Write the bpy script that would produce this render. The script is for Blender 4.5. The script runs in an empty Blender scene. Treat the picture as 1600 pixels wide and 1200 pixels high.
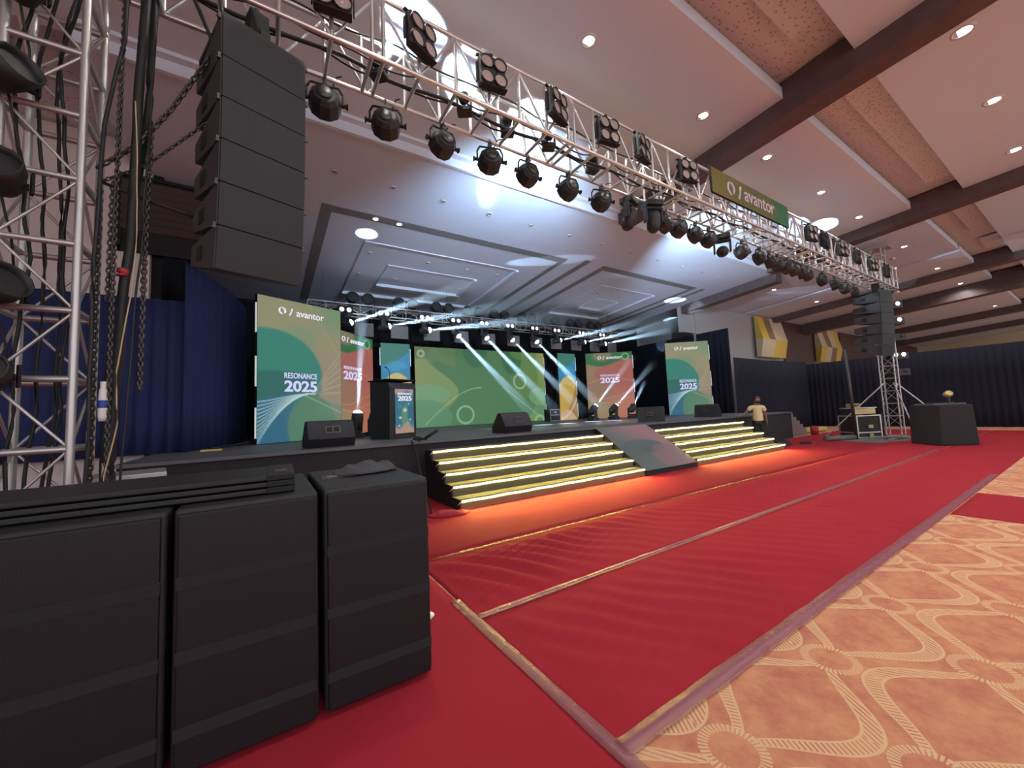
import bpy, math, random
from mathutils import Vector, Matrix, noise
random.seed(7)
PI = math.pi
sc = bpy.context.scene
C = sc.collection

# ------------------------------------------------------------------ camera
F_PX, YAW, PITCH, ROLL = 603.5, math.radians(32.65), math.radians(4.2), math.radians(-2.5)
fw = Vector((math.sin(YAW)*math.cos(PITCH), math.cos(YAW)*math.cos(PITCH), math.sin(PITCH)))
rt = fw.cross(Vector((0, 0, 1))).normalized()
up = rt.cross(fw)
r2 = math.cos(ROLL)*rt + math.sin(ROLL)*up
u2 = -math.sin(ROLL)*rt + math.cos(ROLL)*up
cd = bpy.data.cameras.new('camera')
cd.sensor_width = 36.0
cd.lens = F_PX/1600*36
cd.clip_start, cd.clip_end = 0.05, 300
cam = bpy.data.objects.new('camera', cd)
C.objects.link(cam)
cam.matrix_world = Matrix(((r2.x, u2.x, -fw.x, 0), (r2.y, u2.y, -fw.y, 0), (r2.z, u2.z, -fw.z, 1.55), (0, 0, 0, 1)))
sc.camera = cam

# ------------------------------------------------------------------ world, exposure
EXPO = 0.3
sc.view_settings.view_transform = 'Standard'
sc.view_settings.look = 'None'
sc.view_settings.exposure = EXPO
sc.view_settings.gamma = 1.0
sc.view_settings.use_curve_mapping = False
SCR = 2.0**(-EXPO)
w = bpy.data.worlds.new('world')
sc.world = w
w.use_nodes = True
w.node_tree.nodes['Background'].inputs['Color'].default_value = (0.86, 0.92, 1.0, 1)
w.node_tree.nodes['Background'].inputs['Strength'].default_value = 1.5
sc.cycles.use_denoising = True
sc.cycles.max_bounces = 7
sc.cycles.diffuse_bounces = 4
sc.cycles.sample_clamp_indirect = 6.0
TAPE_W = 30.0
DOWN_W, HEAD_W, SPOT_W, STRIP_E = 130.0, 15000.0, 3200.0, 6.0

# ------------------------------------------------------------------ colours, materials
def lin(c):
    return tuple(((x/255)/12.92 if x/255 <= 0.04045 else ((x/255+0.055)/1.055)**2.4) for x in c)

def mat(name, col, rough=0.6, metal=0.0, emit=None, estr=0.0, noise_amt=0.0, nscale=20.0, bump=0.0, bscale=200.0, spec=None):
    m = bpy.data.materials.new(name)
    m.use_nodes = True
    nt = m.node_tree
    b = nt.nodes['Principled BSDF']
    b.inputs['Base Color'].default_value = (*col, 1)
    b.inputs['Roughness'].default_value = rough
    b.inputs['Metallic'].default_value = metal
    if spec is not None:
        b.inputs['Specular IOR Level'].default_value = spec
    if emit:
        b.inputs['Emission Color'].default_value = (*emit, 1)
        b.inputs['Emission Strength'].default_value = estr
    if noise_amt or bump:
        tc = nt.nodes.new('ShaderNodeTexCoord')
    if noise_amt:
        n = nt.nodes.new('ShaderNodeTexNoise')
        n.inputs['Scale'].default_value = nscale
        n.inputs['Detail'].default_value = 5
        nt.links.new(tc.outputs['Object'], n.inputs['Vector'])
        mx = nt.nodes.new('ShaderNodeMix')
        mx.data_type = 'RGBA'
        mx.inputs['A'].default_value = (*[c*(1-noise_amt) for c in col], 1)
        mx.inputs['B'].default_value = (*[min(1, c*(1+noise_amt)) for c in col], 1)
        nt.links.new(n.outputs['Fac'], mx.inputs['Factor'])
        nt.links.new(mx.outputs['Result'], b.inputs['Base Color'])
    if bump:
        n2 = nt.nodes.new('ShaderNodeTexNoise')
        n2.inputs['Scale'].default_value = bscale
        nt.links.new(tc.outputs['Object'], n2.inputs['Vector'])
        bp = nt.nodes.new('ShaderNodeBump')
        bp.inputs['Strength'].default_value = bump
        bp.inputs['Distance'].default_value = 0.01
        nt.links.new(n2.outputs['Fac'], bp.inputs['Height'])
        nt.links.new(bp.outputs['Normal'], b.inputs['Normal'])
    return m

M = {}
M['black'] = mat('black_paint', (0.018, 0.018, 0.02), 0.55, noise_amt=.25, nscale=8)
M['black_matte'] = mat('black_matte', (0.012, 0.012, 0.014), 0.85)
M['cabinet'] = mat('cabinet_black', (0.011, 0.010, 0.012), 0.5, noise_amt=.3, nscale=14, bump=.3, bscale=300)
M['array'] = mat('array_grey_black', (0.045, 0.045, 0.047), 0.6, bump=.2, bscale=400)
M['cloth_black'] = mat('black_cloth', (0.022, 0.022, 0.025), 0.95, noise_amt=.3, nscale=30)
M['alu'] = mat('aluminium', (0.72, 0.71, 0.70), 0.33, 0.85, noise_amt=.12, nscale=25)
M['alu_dull'] = mat('aluminium_dull', (0.55, 0.53, 0.52), 0.45, 0.8, noise_amt=.2, nscale=30)
M['steel'] = mat('dark_steel', (0.10, 0.095, 0.09), 0.5, 0.7, noise_amt=.3, nscale=60)
M['rubber'] = mat('cable_rubber', (0.012, 0.012, 0.013), 0.6)
M['cream_cable'] = mat('cream_cable', (0.5, 0.38, 0.22), 0.6)
M['white_pl'] = mat('white_plastic', (0.75, 0.72, 0.66), 0.5)
M['blue_pl'] = mat('blue_plastic', (0.02, 0.05, 0.3), 0.5)
M['red_pl'] = mat('red_tape', (0.4, 0.03, 0.04), 0.6)
M['ceil'] = mat('ceiling_plaster', (0.62, 0.655, 0.74), 0.9, noise_amt=.03, nscale=2)
M['soffit'] = mat('stage_ceiling_plaster', (0.60, 0.63, 0.76), 0.85, noise_amt=.03, nscale=2)
M['wall'] = mat('pink_plaster', (0.66, 0.58, 0.58), 0.9, noise_amt=.06, nscale=3)
M['wall_beige'] = mat('beige_plaster', (0.36, 0.32, 0.31), 0.9, noise_amt=.05, nscale=3)
M['groove'] = mat('groove_shade_grey', (0.20, 0.19, 0.20), 0.9)  # shade inside the ceiling grooves, put into the colour
M['beam'] = mat('beam_stone', (0.10, 0.066, 0.068), 0.45, noise_amt=.45, nscale=5)
M['wood'] = mat('dark_wood', (0.075, 0.028, 0.022), 0.55, noise_amt=.4, nscale=6)
M['gold'] = mat('gold_panel', (0.62, 0.42, 0.06), 0.5, noise_amt=.15, nscale=5)
M['tan'] = mat('tan_panel', (0.58, 0.47, 0.30), 0.6, noise_amt=.1, nscale=5)
M['brown_panel'] = mat('brown_panel', (0.25, 0.14, 0.08), 0.6, noise_amt=.2, nscale=5)
M['curtain_blue'] = mat('blue_velvet', (0.014, 0.024, 0.105), 0.85, noise_amt=.2, nscale=8, bump=.2, bscale=120)
M['curtain_navy'] = mat('navy_velvet', (0.007, 0.008, 0.022), 0.9, noise_amt=.2, nscale=8)
M['curtain_black'] = mat('black_drape', (0.008, 0.008, 0.011), 0.95)
M['deck'] = mat('stage_deck', (0.11, 0.11, 0.12), 0.55, noise_amt=.25, nscale=3)
M['gloss'] = mat('gloss_black_vinyl', (0.20, 0.20, 0.21), 0.32)
M['step'] = mat('step_carpet', (0.085, 0.078, 0.06), 0.95, noise_amt=.3, nscale=120)
M['strip'] = mat('led_strip', (0.9, 0.85, 0.5), 0.4, emit=(1.0, 0.83, 0.24), estr=STRIP_E)
M['lens_off'] = mat('lamp_lens', (0.55, 0.45, 0.40), 0.25, 0.3)
M['lens_dark'] = mat('dark_lens', (0.02, 0.02, 0.022), 0.5)
M['lens_glow'] = mat('lit_lens', (0.8, 0.9, 1), 0.3, emit=(0.85, 0.95, 1.0), estr=30)
M['lens_small'] = mat('small_lit_lens', (0.8, 0.85, 1), 0.3, emit=(0.9, 0.93, 1.0), estr=1.1)
M['down_glow'] = mat('downlight_glow', (1, 1, 1), 0.3, emit=(1.0, 0.93, 0.78), estr=22)
M['downrim'] = mat('downlight_rim', (0.6, 0.58, 0.56), 0.4)
M['grey_panel'] = mat('grey_card', (0.30, 0.29, 0.28), 0.8)
M['card'] = mat('grey_cover_sheet', (0.14, 0.13, 0.125), 0.8)
M['tape'] = mat('clear_tape', (0.40, 0.14, 0.19), 0.34, noise_amt=.25, nscale=6, bump=.7, bscale=25, spec=.9)
M['tape_yellow'] = mat('shiny_tape', (0.45, 0.10, 0.07), 0.15, bump=.9, bscale=25, spec=.9)
for _k in ('tape', 'tape_yellow'):
    M[_k].node_tree.nodes['Principled BSDF'].inputs['Alpha'].default_value = .45
M['red_cloth'] = mat('red_cloth', (0.38, 0.018, 0.035), 0.9)
M['skin'] = mat('skin', (0.16, 0.075, 0.05), 0.6)
M['hair'] = mat('hair', (0.012, 0.01, 0.01), 0.7)
M['shirt'] = mat('cream_shirt', (0.62, 0.52, 0.30), 0.85)
M['trousers'] = mat('dark_trousers', (0.02, 0.02, 0.026), 0.85)
M['case'] = mat('case_black', (0.02, 0.019, 0.018), 0.6)
M['brass'] = mat('brass_plate', (0.6, 0.48, 0.22), 0.35, 0.7)
M['silver_step'] = mat('silver_step', (0.32, 0.28, 0.28), 0.5, 0.3, noise_amt=.2, nscale=10)
M['yellow_pl'] = mat('yellow_foam', (0.6, 0.5, 0.15), 0.8)
M['grey_cover'] = mat('grey_cover', (0.16, 0.16, 0.16), 0.7)
M['dark_cloth'] = mat('dark_grey_cloth', (0.055, 0.055, 0.06), 0.9, noise_amt=.3, nscale=40)
M['white_strip'] = mat('white_edge', (0.75, 0.8, 0.78), 0.4, emit=(0.8, 0.9, 0.85), estr=.35)
M['letter'] = mat('letter_white', (0.02, 0.02, 0.02), 0.5, emit=lin((236, 226, 240)), estr=SCR)
M['letter_lilac'] = mat('letter_lilac', (0.02, 0.02, 0.02), 0.5, emit=lin((206, 205, 250)), estr=SCR)
M['letter_grey'] = mat('letter_print', lin((205, 190, 205)), 0.6)
M['plastic_bag'] = mat('clear_wrap', (0.7, 0.66, 0.63), 0.25)

def vcol_mat(name, emissive=True):
    m = bpy.data.materials.new(name)
    m.use_nodes = True
    nt = m.node_tree
    b = nt.nodes['Principled BSDF']
    a = nt.nodes.new('ShaderNodeVertexColor')
    a.layer_name = 'Col'
    if emissive:
        b.inputs['Base Color'].default_value = (0.01, 0.01, 0.01, 1)
        b.inputs['Roughness'].default_value = 0.6
        nt.links.new(a.outputs['Color'], b.inputs['Emission Color'])
        b.inputs['Emission Strength'].default_value = SCR
    else:
        b.inputs['Roughness'].default_value = 0.6
        nt.links.new(a.outputs['Color'], b.inputs['Base Color'])
    return m
M['display'] = vcol_mat('led_display')
M['print'] = vcol_mat('printed_face', False)

# node-math helper
class NM:
    def __init__(s, nt): s.nt = nt
    def __call__(s, op, a, b=None, c=None):
        n = s.nt.nodes.new('ShaderNodeMath')
        n.operation = op
        for i, x in enumerate((a, b, c)):
            if x is None: continue
            if isinstance(x, (int, float)): n.inputs[i].default_value = x
            else: s.nt.links.new(x, n.inputs[i])
        return n.outputs[0]

def red_carpet_mat():
    m = bpy.data.materials.new('red_carpet')
    m.use_nodes = True
    nt = m.node_tree
    b = nt.nodes['Principled BSDF']
    b.inputs['Roughness'].default_value = 0.95
    b.inputs['Specular IOR Level'].default_value = 0.1
    g = nt.nodes.new('ShaderNodeNewGeometry')
    n = nt.nodes.new('ShaderNodeTexNoise')
    n.inputs['Scale'].default_value = 1.1
    n.inputs['Detail'].default_value = 6
    nt.links.new(g.outputs['Position'], n.inputs['Vector'])
    n2 = nt.nodes.new('ShaderNodeTexNoise')
    n2.inputs['Scale'].default_value = 160
    nt.links.new(g.outputs['Position'], n2.inputs['Vector'])
    nm = NM(nt)
    fac = nm('ADD', nm('MULTIPLY', n.outputs['Fac'], .6), nm('MULTIPLY', n2.outputs['Fac'], .4))
    mx = nt.nodes.new('ShaderNodeMix')
    mx.data_type = 'RGBA'
    mx.inputs['A'].default_value = (0.30, 0.014, 0.026, 1)
    mx.inputs['B'].default_value = (0.43, 0.033, 0.050, 1)
    nt.links.new(fac, mx.inputs['Factor'])
    nt.links.new(mx.outputs['Result'], b.inputs['Base Color'])
    bp = nt.nodes.new('ShaderNodeBump')
    bp.inputs['Strength'].default_value = .3
    bp.inputs['Distance'].default_value = .004
    nt.links.new(n2.outputs['Fac'], bp.inputs['Height'])
    nt.links.new(bp.outputs['Normal'], b.inputs['Normal'])
    return m
M['red'] = red_carpet_mat()

def pattern_carpet_mat():
    m = bpy.data.materials.new('patterned_carpet')
    m.use_nodes = True
    nt = m.node_tree
    b = nt.nodes['Principled BSDF']
    b.inputs['Roughness'].default_value = 0.95
    b.inputs['Specular IOR Level'].default_value = 0.1
    g = nt.nodes.new('ShaderNodeNewGeometry')
    sp = nt.nodes.new('ShaderNodeSeparateXYZ')
    nt.links.new(g.outputs['Position'], sp.inputs[0])
    x, y = sp.outputs['X'], sp.outputs['Y']
    nm = NM(nt)
    def lattice(x0, y0):
        dx = nm('SUBTRACT', nm('FLOORED_MODULO', nm('ADD', x, 0.54-x0), 1.08), 0.54)
        dy = nm('SUBTRACT', nm('FLOORED_MODULO', nm('ADD', y, 0.53-y0), 1.06), 0.53)
        ph = nm('MULTIPLY', dx, 2*PI/1.08)
        c = nm('MULTIPLY', nm('SUBTRACT', 1.0, nm('COSINE', ph)), 0.165)
        sl = nm('MULTIPLY', nm('SINE', ph), 0.165*2*PI/1.08)
        d = nm('DIVIDE', nm('ABSOLUTE', nm('SUBTRACT', nm('ABSOLUTE', dy), c)), nm('SQRT', nm('ADD', 1.0, nm('MULTIPLY', sl, sl))))
        wd = nm('ADD', nm('MULTIPLY', c, .085), .019)
        r = nm('SQRT', nm('ADD', nm('MULTIPLY', dx, dx), nm('MULTIPLY', dy, dy)))
        strand = nm('MULTIPLY', nm('LESS_THAN', d, wd), nm('GREATER_THAN', r, .125))
        ring = nm('LESS_THAN', nm('ABSOLUTE', nm('SUBTRACT', r, .125)), .022)
        ang = nm('ARCTAN2', dy, dx)
        hatch_r = nm('GREATER_THAN', nm('SINE', nm('MULTIPLY', ang, 40)), -.3)
        hatch_s = nm('GREATER_THAN', nm('SINE', nm('ADD', nm('MULTIPLY', dx, 230), nm('MULTIPLY', nm('ABSOLUTE', dy), 150))), -.35)
        edge = nm('GREATER_THAN', d, nm('MULTIPLY', wd, .72))
        s1 = nm('MULTIPLY', strand, nm('MAXIMUM', hatch_s, edge))
        return nm('MAXIMUM', s1, nm('MULTIPLY', ring, hatch_r))
    fac = nm('MAXIMUM', lattice(1.77, 1.06), lattice(2.31, .53))
    n = nt.nodes.new('ShaderNodeTexNoise')
    n.inputs['Scale'].default_value = 5
    n.inputs['Detail'].default_value = 9
    n.inputs['Roughness'].default_value = .7
    nt.links.new(g.outputs['Position'], n.inputs['Vector'])
    cr = nt.nodes.new('ShaderNodeValToRGB')
    cr.color_ramp.elements[0].position = .35
    cr.color_ramp.elements[0].color = (0.50, 0.17, 0.115, 1)
    cr.color_ramp.elements[1].position = .62
    cr.color_ramp.elements[1].color = (0.66, 0.31, 0.17, 1)
    nt.links.new(n.outputs['Fac'], cr.inputs['Fac'])
    mx = nt.nodes.new('ShaderNodeMix')
    mx.data_type = 'RGBA'
    mx.inputs['B'].default_value = (0.72, 0.47, 0.27, 1)
    nt.links.new(cr.outputs['Color'], mx.inputs['A'])
    nt.links.new(fac, mx.inputs['Factor'])
    nt.links.new(mx.outputs['Result'], b.inputs['Base Color'])
    return m
M['floor'] = pattern_carpet_mat()

def perforated_mat():
    m = mat('perforated_board', (0.64, 0.63, 0.66), .9)
    nt = m.node_tree
    b = nt.nodes['Principled BSDF']
    g = nt.nodes.new('ShaderNodeNewGeometry')
    v = nt.nodes.new('ShaderNodeTexVoronoi')
    v.inputs['Scale'].default_value = 14
    nt.links.new(g.outputs['Position'], v.inputs['Vector'])
    nm = NM(nt)
    f = nm('LESS_THAN', v.outputs['Distance'], .25)
    mx = nt.nodes.new('ShaderNodeMix')
    mx.data_type = 'RGBA'
    mx.inputs['A'].default_value = (0.64, 0.63, 0.66, 1)
    mx.inputs['B'].default_value = (0.34, 0.30, 0.30, 1)
    nt.links.new(f, mx.inputs['Factor'])
    nt.links.new(mx.outputs['Result'], b.inputs['Base Color'])
    return m
M['perf'] = perforated_mat()

def grille_mat():
    m = mat('speaker_grille', (0.013, 0.013, 0.014), .55, .3)
    nt = m.node_tree
    b = nt.nodes['Principled BSDF']
    tc = nt.nodes.new('ShaderNodeTexCoord')
    v = nt.nodes.new('ShaderNodeTexVoronoi')
    v.inputs['Scale'].default_value = 90
    v.inputs['Randomness'].default_value = .15
    nt.links.new(tc.outputs['Object'], v.inputs['Vector'])
    nm = NM(nt)
    f = nm('GREATER_THAN', v.outputs['Distance'], .34)
    mx = nt.nodes.new('ShaderNodeMix')
    mx.data_type = 'RGBA'
    mx.inputs['A'].default_value = (0.004, 0.004, 0.004, 1)
    mx.inputs['B'].default_value = (0.010, 0.009, 0.011, 1)
    nt.links.new(f, mx.inputs['Factor'])
    nt.links.new(mx.outputs['Result'], b.inputs['Base Color'])
    return m
M['grille'] = grille_mat()
M['grille_dark'] = mat('array_grille', (0.016, 0.017, 0.021), .6, bump=.2, bscale=300)

# ------------------------------------------------------------------ geometry helpers
class G:
    def __init__(s): s.v, s.f, s.s = [], [], []
    def add(s, vs, fs, smooth=False, T=None):
        o = len(s.v)
        for p in vs:
            p = Vector(p)
            s.v.append(tuple(T @ p) if T else tuple(p))
        for k, f in enumerate(fs):
            s.f.append([i+o for i in f])
            s.s.append(smooth if isinstance(smooth, bool) else smooth[k])
        return s
    def box(s, c, d, T=None, rz=0.0):
        x, y, z = d[0]/2, d[1]/2, d[2]/2
        vs = [(-x, -y, -z), (x, -y, -z), (x, y, -z), (-x, y, -z), (-x, -y, z), (x, -y, z), (x, y, z), (-x, y, z)]
        R = Matrix.Translation(c) @ Matrix.Rotation(rz, 4, 'Z')
        if T: R = T @ R
        return s.add(vs, [(0, 3, 2, 1), (4, 5, 6, 7), (0, 1, 5, 4), (1, 2, 6, 5), (2, 3, 7, 6), (3, 0, 4, 7)], False, R)
    def cyl(s, p0, p1, r0, r1=None, n=10, T=None, cap=True):
        p0, p1 = Vector(p0), Vector(p1)
        r1 = r0 if r1 is None else r1
        q = (p1-p0).to_track_quat('Z', 'Y')
        vs, fs, sm = [], [], []
        for p, r in ((p0, r0), (p1, r1)):
            for i in range(n):
                a = 2*PI*i/n
                vs.append(p + q @ Vector((r*math.cos(a), r*math.sin(a), 0)))
        for i in range(n):
            j = (i+1) % n
            fs.append((i, j, n+j, n+i)); sm.append(True)
        if cap:
            fs.append(tuple(range(n-1, -1, -1))); sm.append(False)
            fs.append(tuple(range(n, 2*n))); sm.append(False)
        return s.add(vs, fs, sm, T)
    def tube(s, pts, r, n=6, T=None):
        pts = [Vector(p) for p in pts]
        vs, fs = [], []
        for k, p in enumerate(pts):
            d = (pts[min(k+1, len(pts)-1)] - pts[max(k-1, 0)])
            q = d.to_track_quat('Z', 'Y')
            for i in range(n):
                a = 2*PI*i/n
                vs.append(p + q @ Vector((r*math.cos(a), r*math.sin(a), 0)))
        for k in range(len(pts)-1):
            for i in range(n):
                j = (i+1) % n
                fs.append((k*n+i, k*n+j, (k+1)*n+j, (k+1)*n+i))
        fs.append(tuple(range(n-1, -1, -1)))
        e = (len(pts)-1)*n
        fs.append(tuple(range(e, e+n)))
        return s.add(vs, fs, [True]*(len(fs)-2)+[False, False], T)
    def lathe(s, prof, n=16, T=None, smooth=True):
        vs, fs = [], []
        for r, z in prof:
            for i in range(n):
                a = 2*PI*i/n
                vs.append((r*math.cos(a), r*math.sin(a), z))
        for k in range(len(prof)-1):
            for i in range(n):
                j = (i+1) % n
                fs.append((k*n+i, k*n+j, (k+1)*n+j, (k+1)*n+i))
        return s.add(vs, fs, smooth, T)
    def prism(s, poly, d0, d1, axis='x', T=None):
        """poly: (a,b) points; axis x: (d,a,b); y: (a,d,b); z: (a,b,d)"""
        def mk(a, b, d):
            return {'x': (d, a, b), 'y': (a, d, b), 'z': (a, b, d)}[axis]
        n = len(poly)
        vs = [mk(a, b, d0) for a, b in poly] + [mk(a, b, d1) for a, b in poly]
        fs = [tuple(range(n-1, -1, -1)), tuple(range(n, 2*n))] + [(i, (i+1) % n, n+(i+1) % n, n+i) for i in range(n)]
        return s.add(vs, fs, False, T)
    def sphere(s, c, r, nu=12, nv=8, sc3=(1, 1, 1), T=None):
        vs, fs = [], []
        for k in range(nv+1):
            t = PI*k/nv
            for i in range(nu):
                a = 2*PI*i/nu
                vs.append((c[0]+r*sc3[0]*math.sin(t)*math.cos(a), c[1]+r*sc3[1]*math.sin(t)*math.sin(a), c[2]+r*sc3[2]*math.cos(t)))
        for k in range(nv):
            for i in range(nu):
                j = (i+1) % nu
                fs.append((k*nu+i, (k+1)*nu+i, (k+1)*nu+j, k*nu+j))
        return s.add(vs, fs, True, T)
    def torus(s, R, r, n=16, m=6, T=None, sx=1.0, sy=1.0, a0=0, a1=2*PI):
        vs, fs = [], []
        full = abs(a1-a0-2*PI) < 1e-6
        N = n if full else n+1
        for i in range(N):
            a = a0+(a1-a0)*i/n
            for k in range(m):
                b = 2*PI*k/m
                vs.append(((R*sx+r*math.cos(b))*math.cos(a), (R*sy+r*math.cos(b))*math.sin(a), r*math.sin(b)))
        for i in range(n):
            j = (i+1) % N
            for k in range(m):
                l = (k+1) % m
                fs.append((i*m+k, j*m+k, j*m+l, i*m+l))
        return s.add(vs, fs, True, T)
    def shear(s, fn):
        s.v = [fn(*p) for p in s.v]
        return s

def mesh_of(name, g, m):
    me = bpy.data.meshes.new(name)
    me.from_pydata(g.v, [], g.f)
    me.polygons.foreach_set('use_smooth', g.s)
    if m: me.materials.append(M[m] if isinstance(m, str) else m)
    me.validate()
    me.update()
    return me

def obj(name, g, m, parent=None, bevel=0.0, seg=2):
    o = bpy.data.objects.new(name, mesh_of(name, g, m) if isinstance(g, G) else g)
    C.objects.link(o)
    if parent: o.parent = parent
    if bevel:
        b = o.modifiers.new('bevel', 'BEVEL')
        b.width = bevel
        b.segments = seg
        b.limit_method = 'ANGLE'
    return o

def tag(o, label, cat, group=None, kind=None):
    o['label'] = label
    if kind: o['kind'] = kind
    if cat: o['category'] = cat
    if group: o['group'] = group
    return o

def thing(name, label, cat, loc=(0, 0, 0), rz=0.0, group=None):
    o = bpy.data.objects.new(name, None)
    o.empty_display_size = .1
    C.objects.link(o)
    o.location = loc
    o.rotation_euler = (0, 0, rz)
    return tag(o, label, cat, group)

def struct(name, g, m, label=None, parent=None):
    o = obj(name, g, m, parent)
    if not parent:
        o['kind'] = 'structure'
        o['label'] = label
        o['category'] = name.split('_')[0] if not name.startswith('trim') else 'beam'
    return o

def copy_tree(root, loc, rz, label, group=None):
    r = root.copy()
    C.objects.link(r)
    r.location = loc
    r.rotation_euler = (0, 0, rz)
    r['label'] = label
    if group: r['group'] = group
    for ch in list(root.children):
        c = ch.copy()
        C.objects.link(c)
        c.parent = r
        for g2 in list(ch.children):
            d = g2.copy()
            C.objects.link(d)
            d.parent = c
    return r

_bar = {}
def bar(name, p0, p1, r, m, parent, n=8):
    """a tube between two points in the parent's space; alike tubes share one mesh"""
    k = (m, n)
    if k not in _bar:
        _bar[k] = mesh_of('tube', G().cyl((0, 0, 0), (0, 0, 1), 1, n=n), m)
    o = bpy.data.objects.new(name, _bar[k])
    C.objects.link(o)
    o.parent = parent
    p0, p1 = Vector(p0), Vector(p1)
    o.location = p0
    o.rotation_mode = 'QUATERNION'
    o.rotation_quaternion = (p1-p0).to_track_quat('Z', 'Y')
    o.scale = (r, r, (p1-p0).length)
    return o

ORD = ['first', 'second', 'third', 'fourth', 'fifth', 'sixth', 'seventh', 'eighth', 'ninth', 'tenth', 'eleventh', 'twelfth', 'thirteenth', 'fourteenth', 'fifteenth', 'sixteenth', 'seventeenth', 'eighteenth', 'nineteenth', 'twentieth', 'twenty-first', 'twenty-second', 'twenty-third', 'twenty-fourth', 'twenty-fifth']

def text_mesh(s, size, m, extrude=.004, shear=0.0, bold=0.0):
    cu = bpy.data.curves.new('txt', 'FONT')
    cu.body = s
    cu.size = size
    cu.extrude = extrude
    cu.offset = bold
    cu.align_x = 'CENTER'
    cu.resolution_u = 3
    t = bpy.data.objects.new('txt', cu)
    C.objects.link(t)
    dg = bpy.context.evaluated_depsgraph_get()
    me = bpy.data.meshes.new_from_object(t.evaluated_get(dg))
    bpy.data.objects.remove(t)
    me.materials.clear()
    me.materials.append(M[m])
    return me

def text_part(name, s, m, parent, x, y, z, width, cap, bold=0.0):
    """flat raised lettering centred on x, standing on z, fitted to a width and a letter height"""
    me = text_mesh(s, 1.0, m, extrude=.004, bold=bold)
    xs = [v.co.x for v in me.vertices]
    zs = [v.co.y for v in me.vertices]
    mx = (max(xs)+min(xs))/2
    for v in me.vertices:
        v.co.x = (v.co.x-mx)*width/(max(xs)-min(xs))
        v.co.y = (v.co.y-min(zs))*cap/(max(zs)-min(zs))
    o = bpy.data.objects.new(name, me)
    C.objects.link(o)
    o.parent = parent
    o.location = (x, y, z)
    o.rotation_euler = (PI/2, 0, 0)
    return o

def emblem(parent, x, y, z, s, m):
    """two swooshes of a ring and a slanted stroke"""
    g = G()
    def blade(pts):
        g.prism([(x+s*a, z+s*b) for a, b in pts], y-.004, y+.002, 'y')
    arc = lambda r, a0, a1, cx=0, cy=0, n=10: [(cx+r*math.cos(math.radians(a0+(a1-a0)*i/n)), cy+r*math.sin(math.radians(a0+(a1-a0)*i/n))) for i in range(n+1)]
    blade(arc(.5, 110, 275) + arc(.42, 265, 125, .14, .05))
    blade(arc(.5, -40, 85) + arc(.40, 75, -30, -.16, -.02))
    blade([(.85, -.5), (1.1, -.5), (1.42, .5), (1.2, .5), (1.12, .05)])
    return obj('emblem', g, m, parent)

# ------------------------------------------------------------------ the room
S = .07                                            # the ceiling falls towards the stage
def zc(y, z0=7.5): return z0 - S*y
def slab(x0, x1, y0, y1, z0, th):                  # sloped slab whose underside is z0-S*y
    g = G().box(((x0+x1)/2, (y0+y1)/2, th/2), (x1-x0, y1-y0, th))
    return g.shear(lambda x, y, z: (x, y, z + z0 - S*y))

struct('floor', G().box((22, 0, -.05), (80, 40, .1)), 'floor', 'orange tan hall carpet with a cream rope lattice pattern')
ceil = struct('ceiling', slab(-12, 62, -10, 17.2, 7.85, .2), 'perf', 'pale hall ceiling of smooth panels and perforated strips')
bays = [(-8.9, 8.3), (8.8, 16.8), (17.3, 23.35), (23.75, 26.6), (27.1, 31.2), (31.9, 42.5), (43.1, 51), (51.6, 61)]
for (a, b) in bays:
    for (y0, y1) in ((2.95, 7.3 if b < 17.5 else 11.6), (-3.4, 1.88), (-9.2, -4.5)):
        obj('ceiling_panel', slab(a, b, y0, y1, 7.5, .22), 'ceil', ceil)
    for (y0, y1) in ((1.88, 2.42),):
        obj('perforated_strip', slab(a, b-1.0, y0+.0, y1, 7.68, .1), 'perf', ceil)
for i, (x, wd, dp) in enumerate([(-9.5, .5, .35), (8.3, .5, .36), (16.8, .5, .36), (26.6, .5, .32), (31.2, .7, .7), (42.5, .6, .45), (51.0, .6, .45)]):
    lb = ['dark ceiling beam at the far left of the hall', 'brown ceiling beam running over the company banner', 'brown ceiling beam along the stage ceiling edge', 'dark ceiling beam above the far speaker column', 'thick dark ceiling beam beyond the far truss tower', 'far dark ceiling beam past the right curtain', 'farthest dark ceiling beam at the hall end'][i]
    struct('trim_%d' % (i+1), slab(x, x+wd, -9.8, 11.4 if x > 18 else 7.08, 7.5-dp, dp+.3), 'beam', lb)
struct('trim_8', slab(17.6, 18.1, 7.1, 11.4, 6.92, .7), 'beam', 'dark beam closing the right edge of the stage ceiling')
struct('wall_back', G().box((-6.9, 9.95, 3.5), (10.0, .2, 7.2)), 'wall', 'pinkish plaster wall left of the stage above the blue curtain')
wr = struct('wall_right', G().box((40.25, 11.55, 3.5), (43.0, .2, 7.2)), 'wall_beige', 'beige wall behind the low navy curtain right of the stage')
for x0, x1 in ((28.3, 32.9), (38.0, 46), (50, 60)):
    obj('wood_panel', G().box(((x0+x1)/2, 11.41, 3.45), (x1-x0, .1, 6.6)), 'wood', wr)
we = struct('wall_far', G().box((61.5, 0, 3.5), (.2, 27, 7.6)), 'tan', 'far tan end wall of the hall')
struct('wall_left', G().box((-12, 0, 3.7), (.2, 20, 7.8)), 'wall', 'pink plaster side wall of the hall behind the tower')
struct('wall_stage_back', G().box((8, 17.12, 3.4), (26, .2, 7)), 'curtain_black', 'black wall at the back of the stage recess')
struct('wall_stage_left', G().box((-1.85, 13.5, 4.0), (.2, 7, 5.8)), 'curtain_black', 'black side wall left of the stage screens')
struct('wall_stage_side', G().box((21.2, 14.4, 3.6), (.2, 5.5, 7.2)), 'wall_beige', 'beige wall beyond the stage right curtain')
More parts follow.
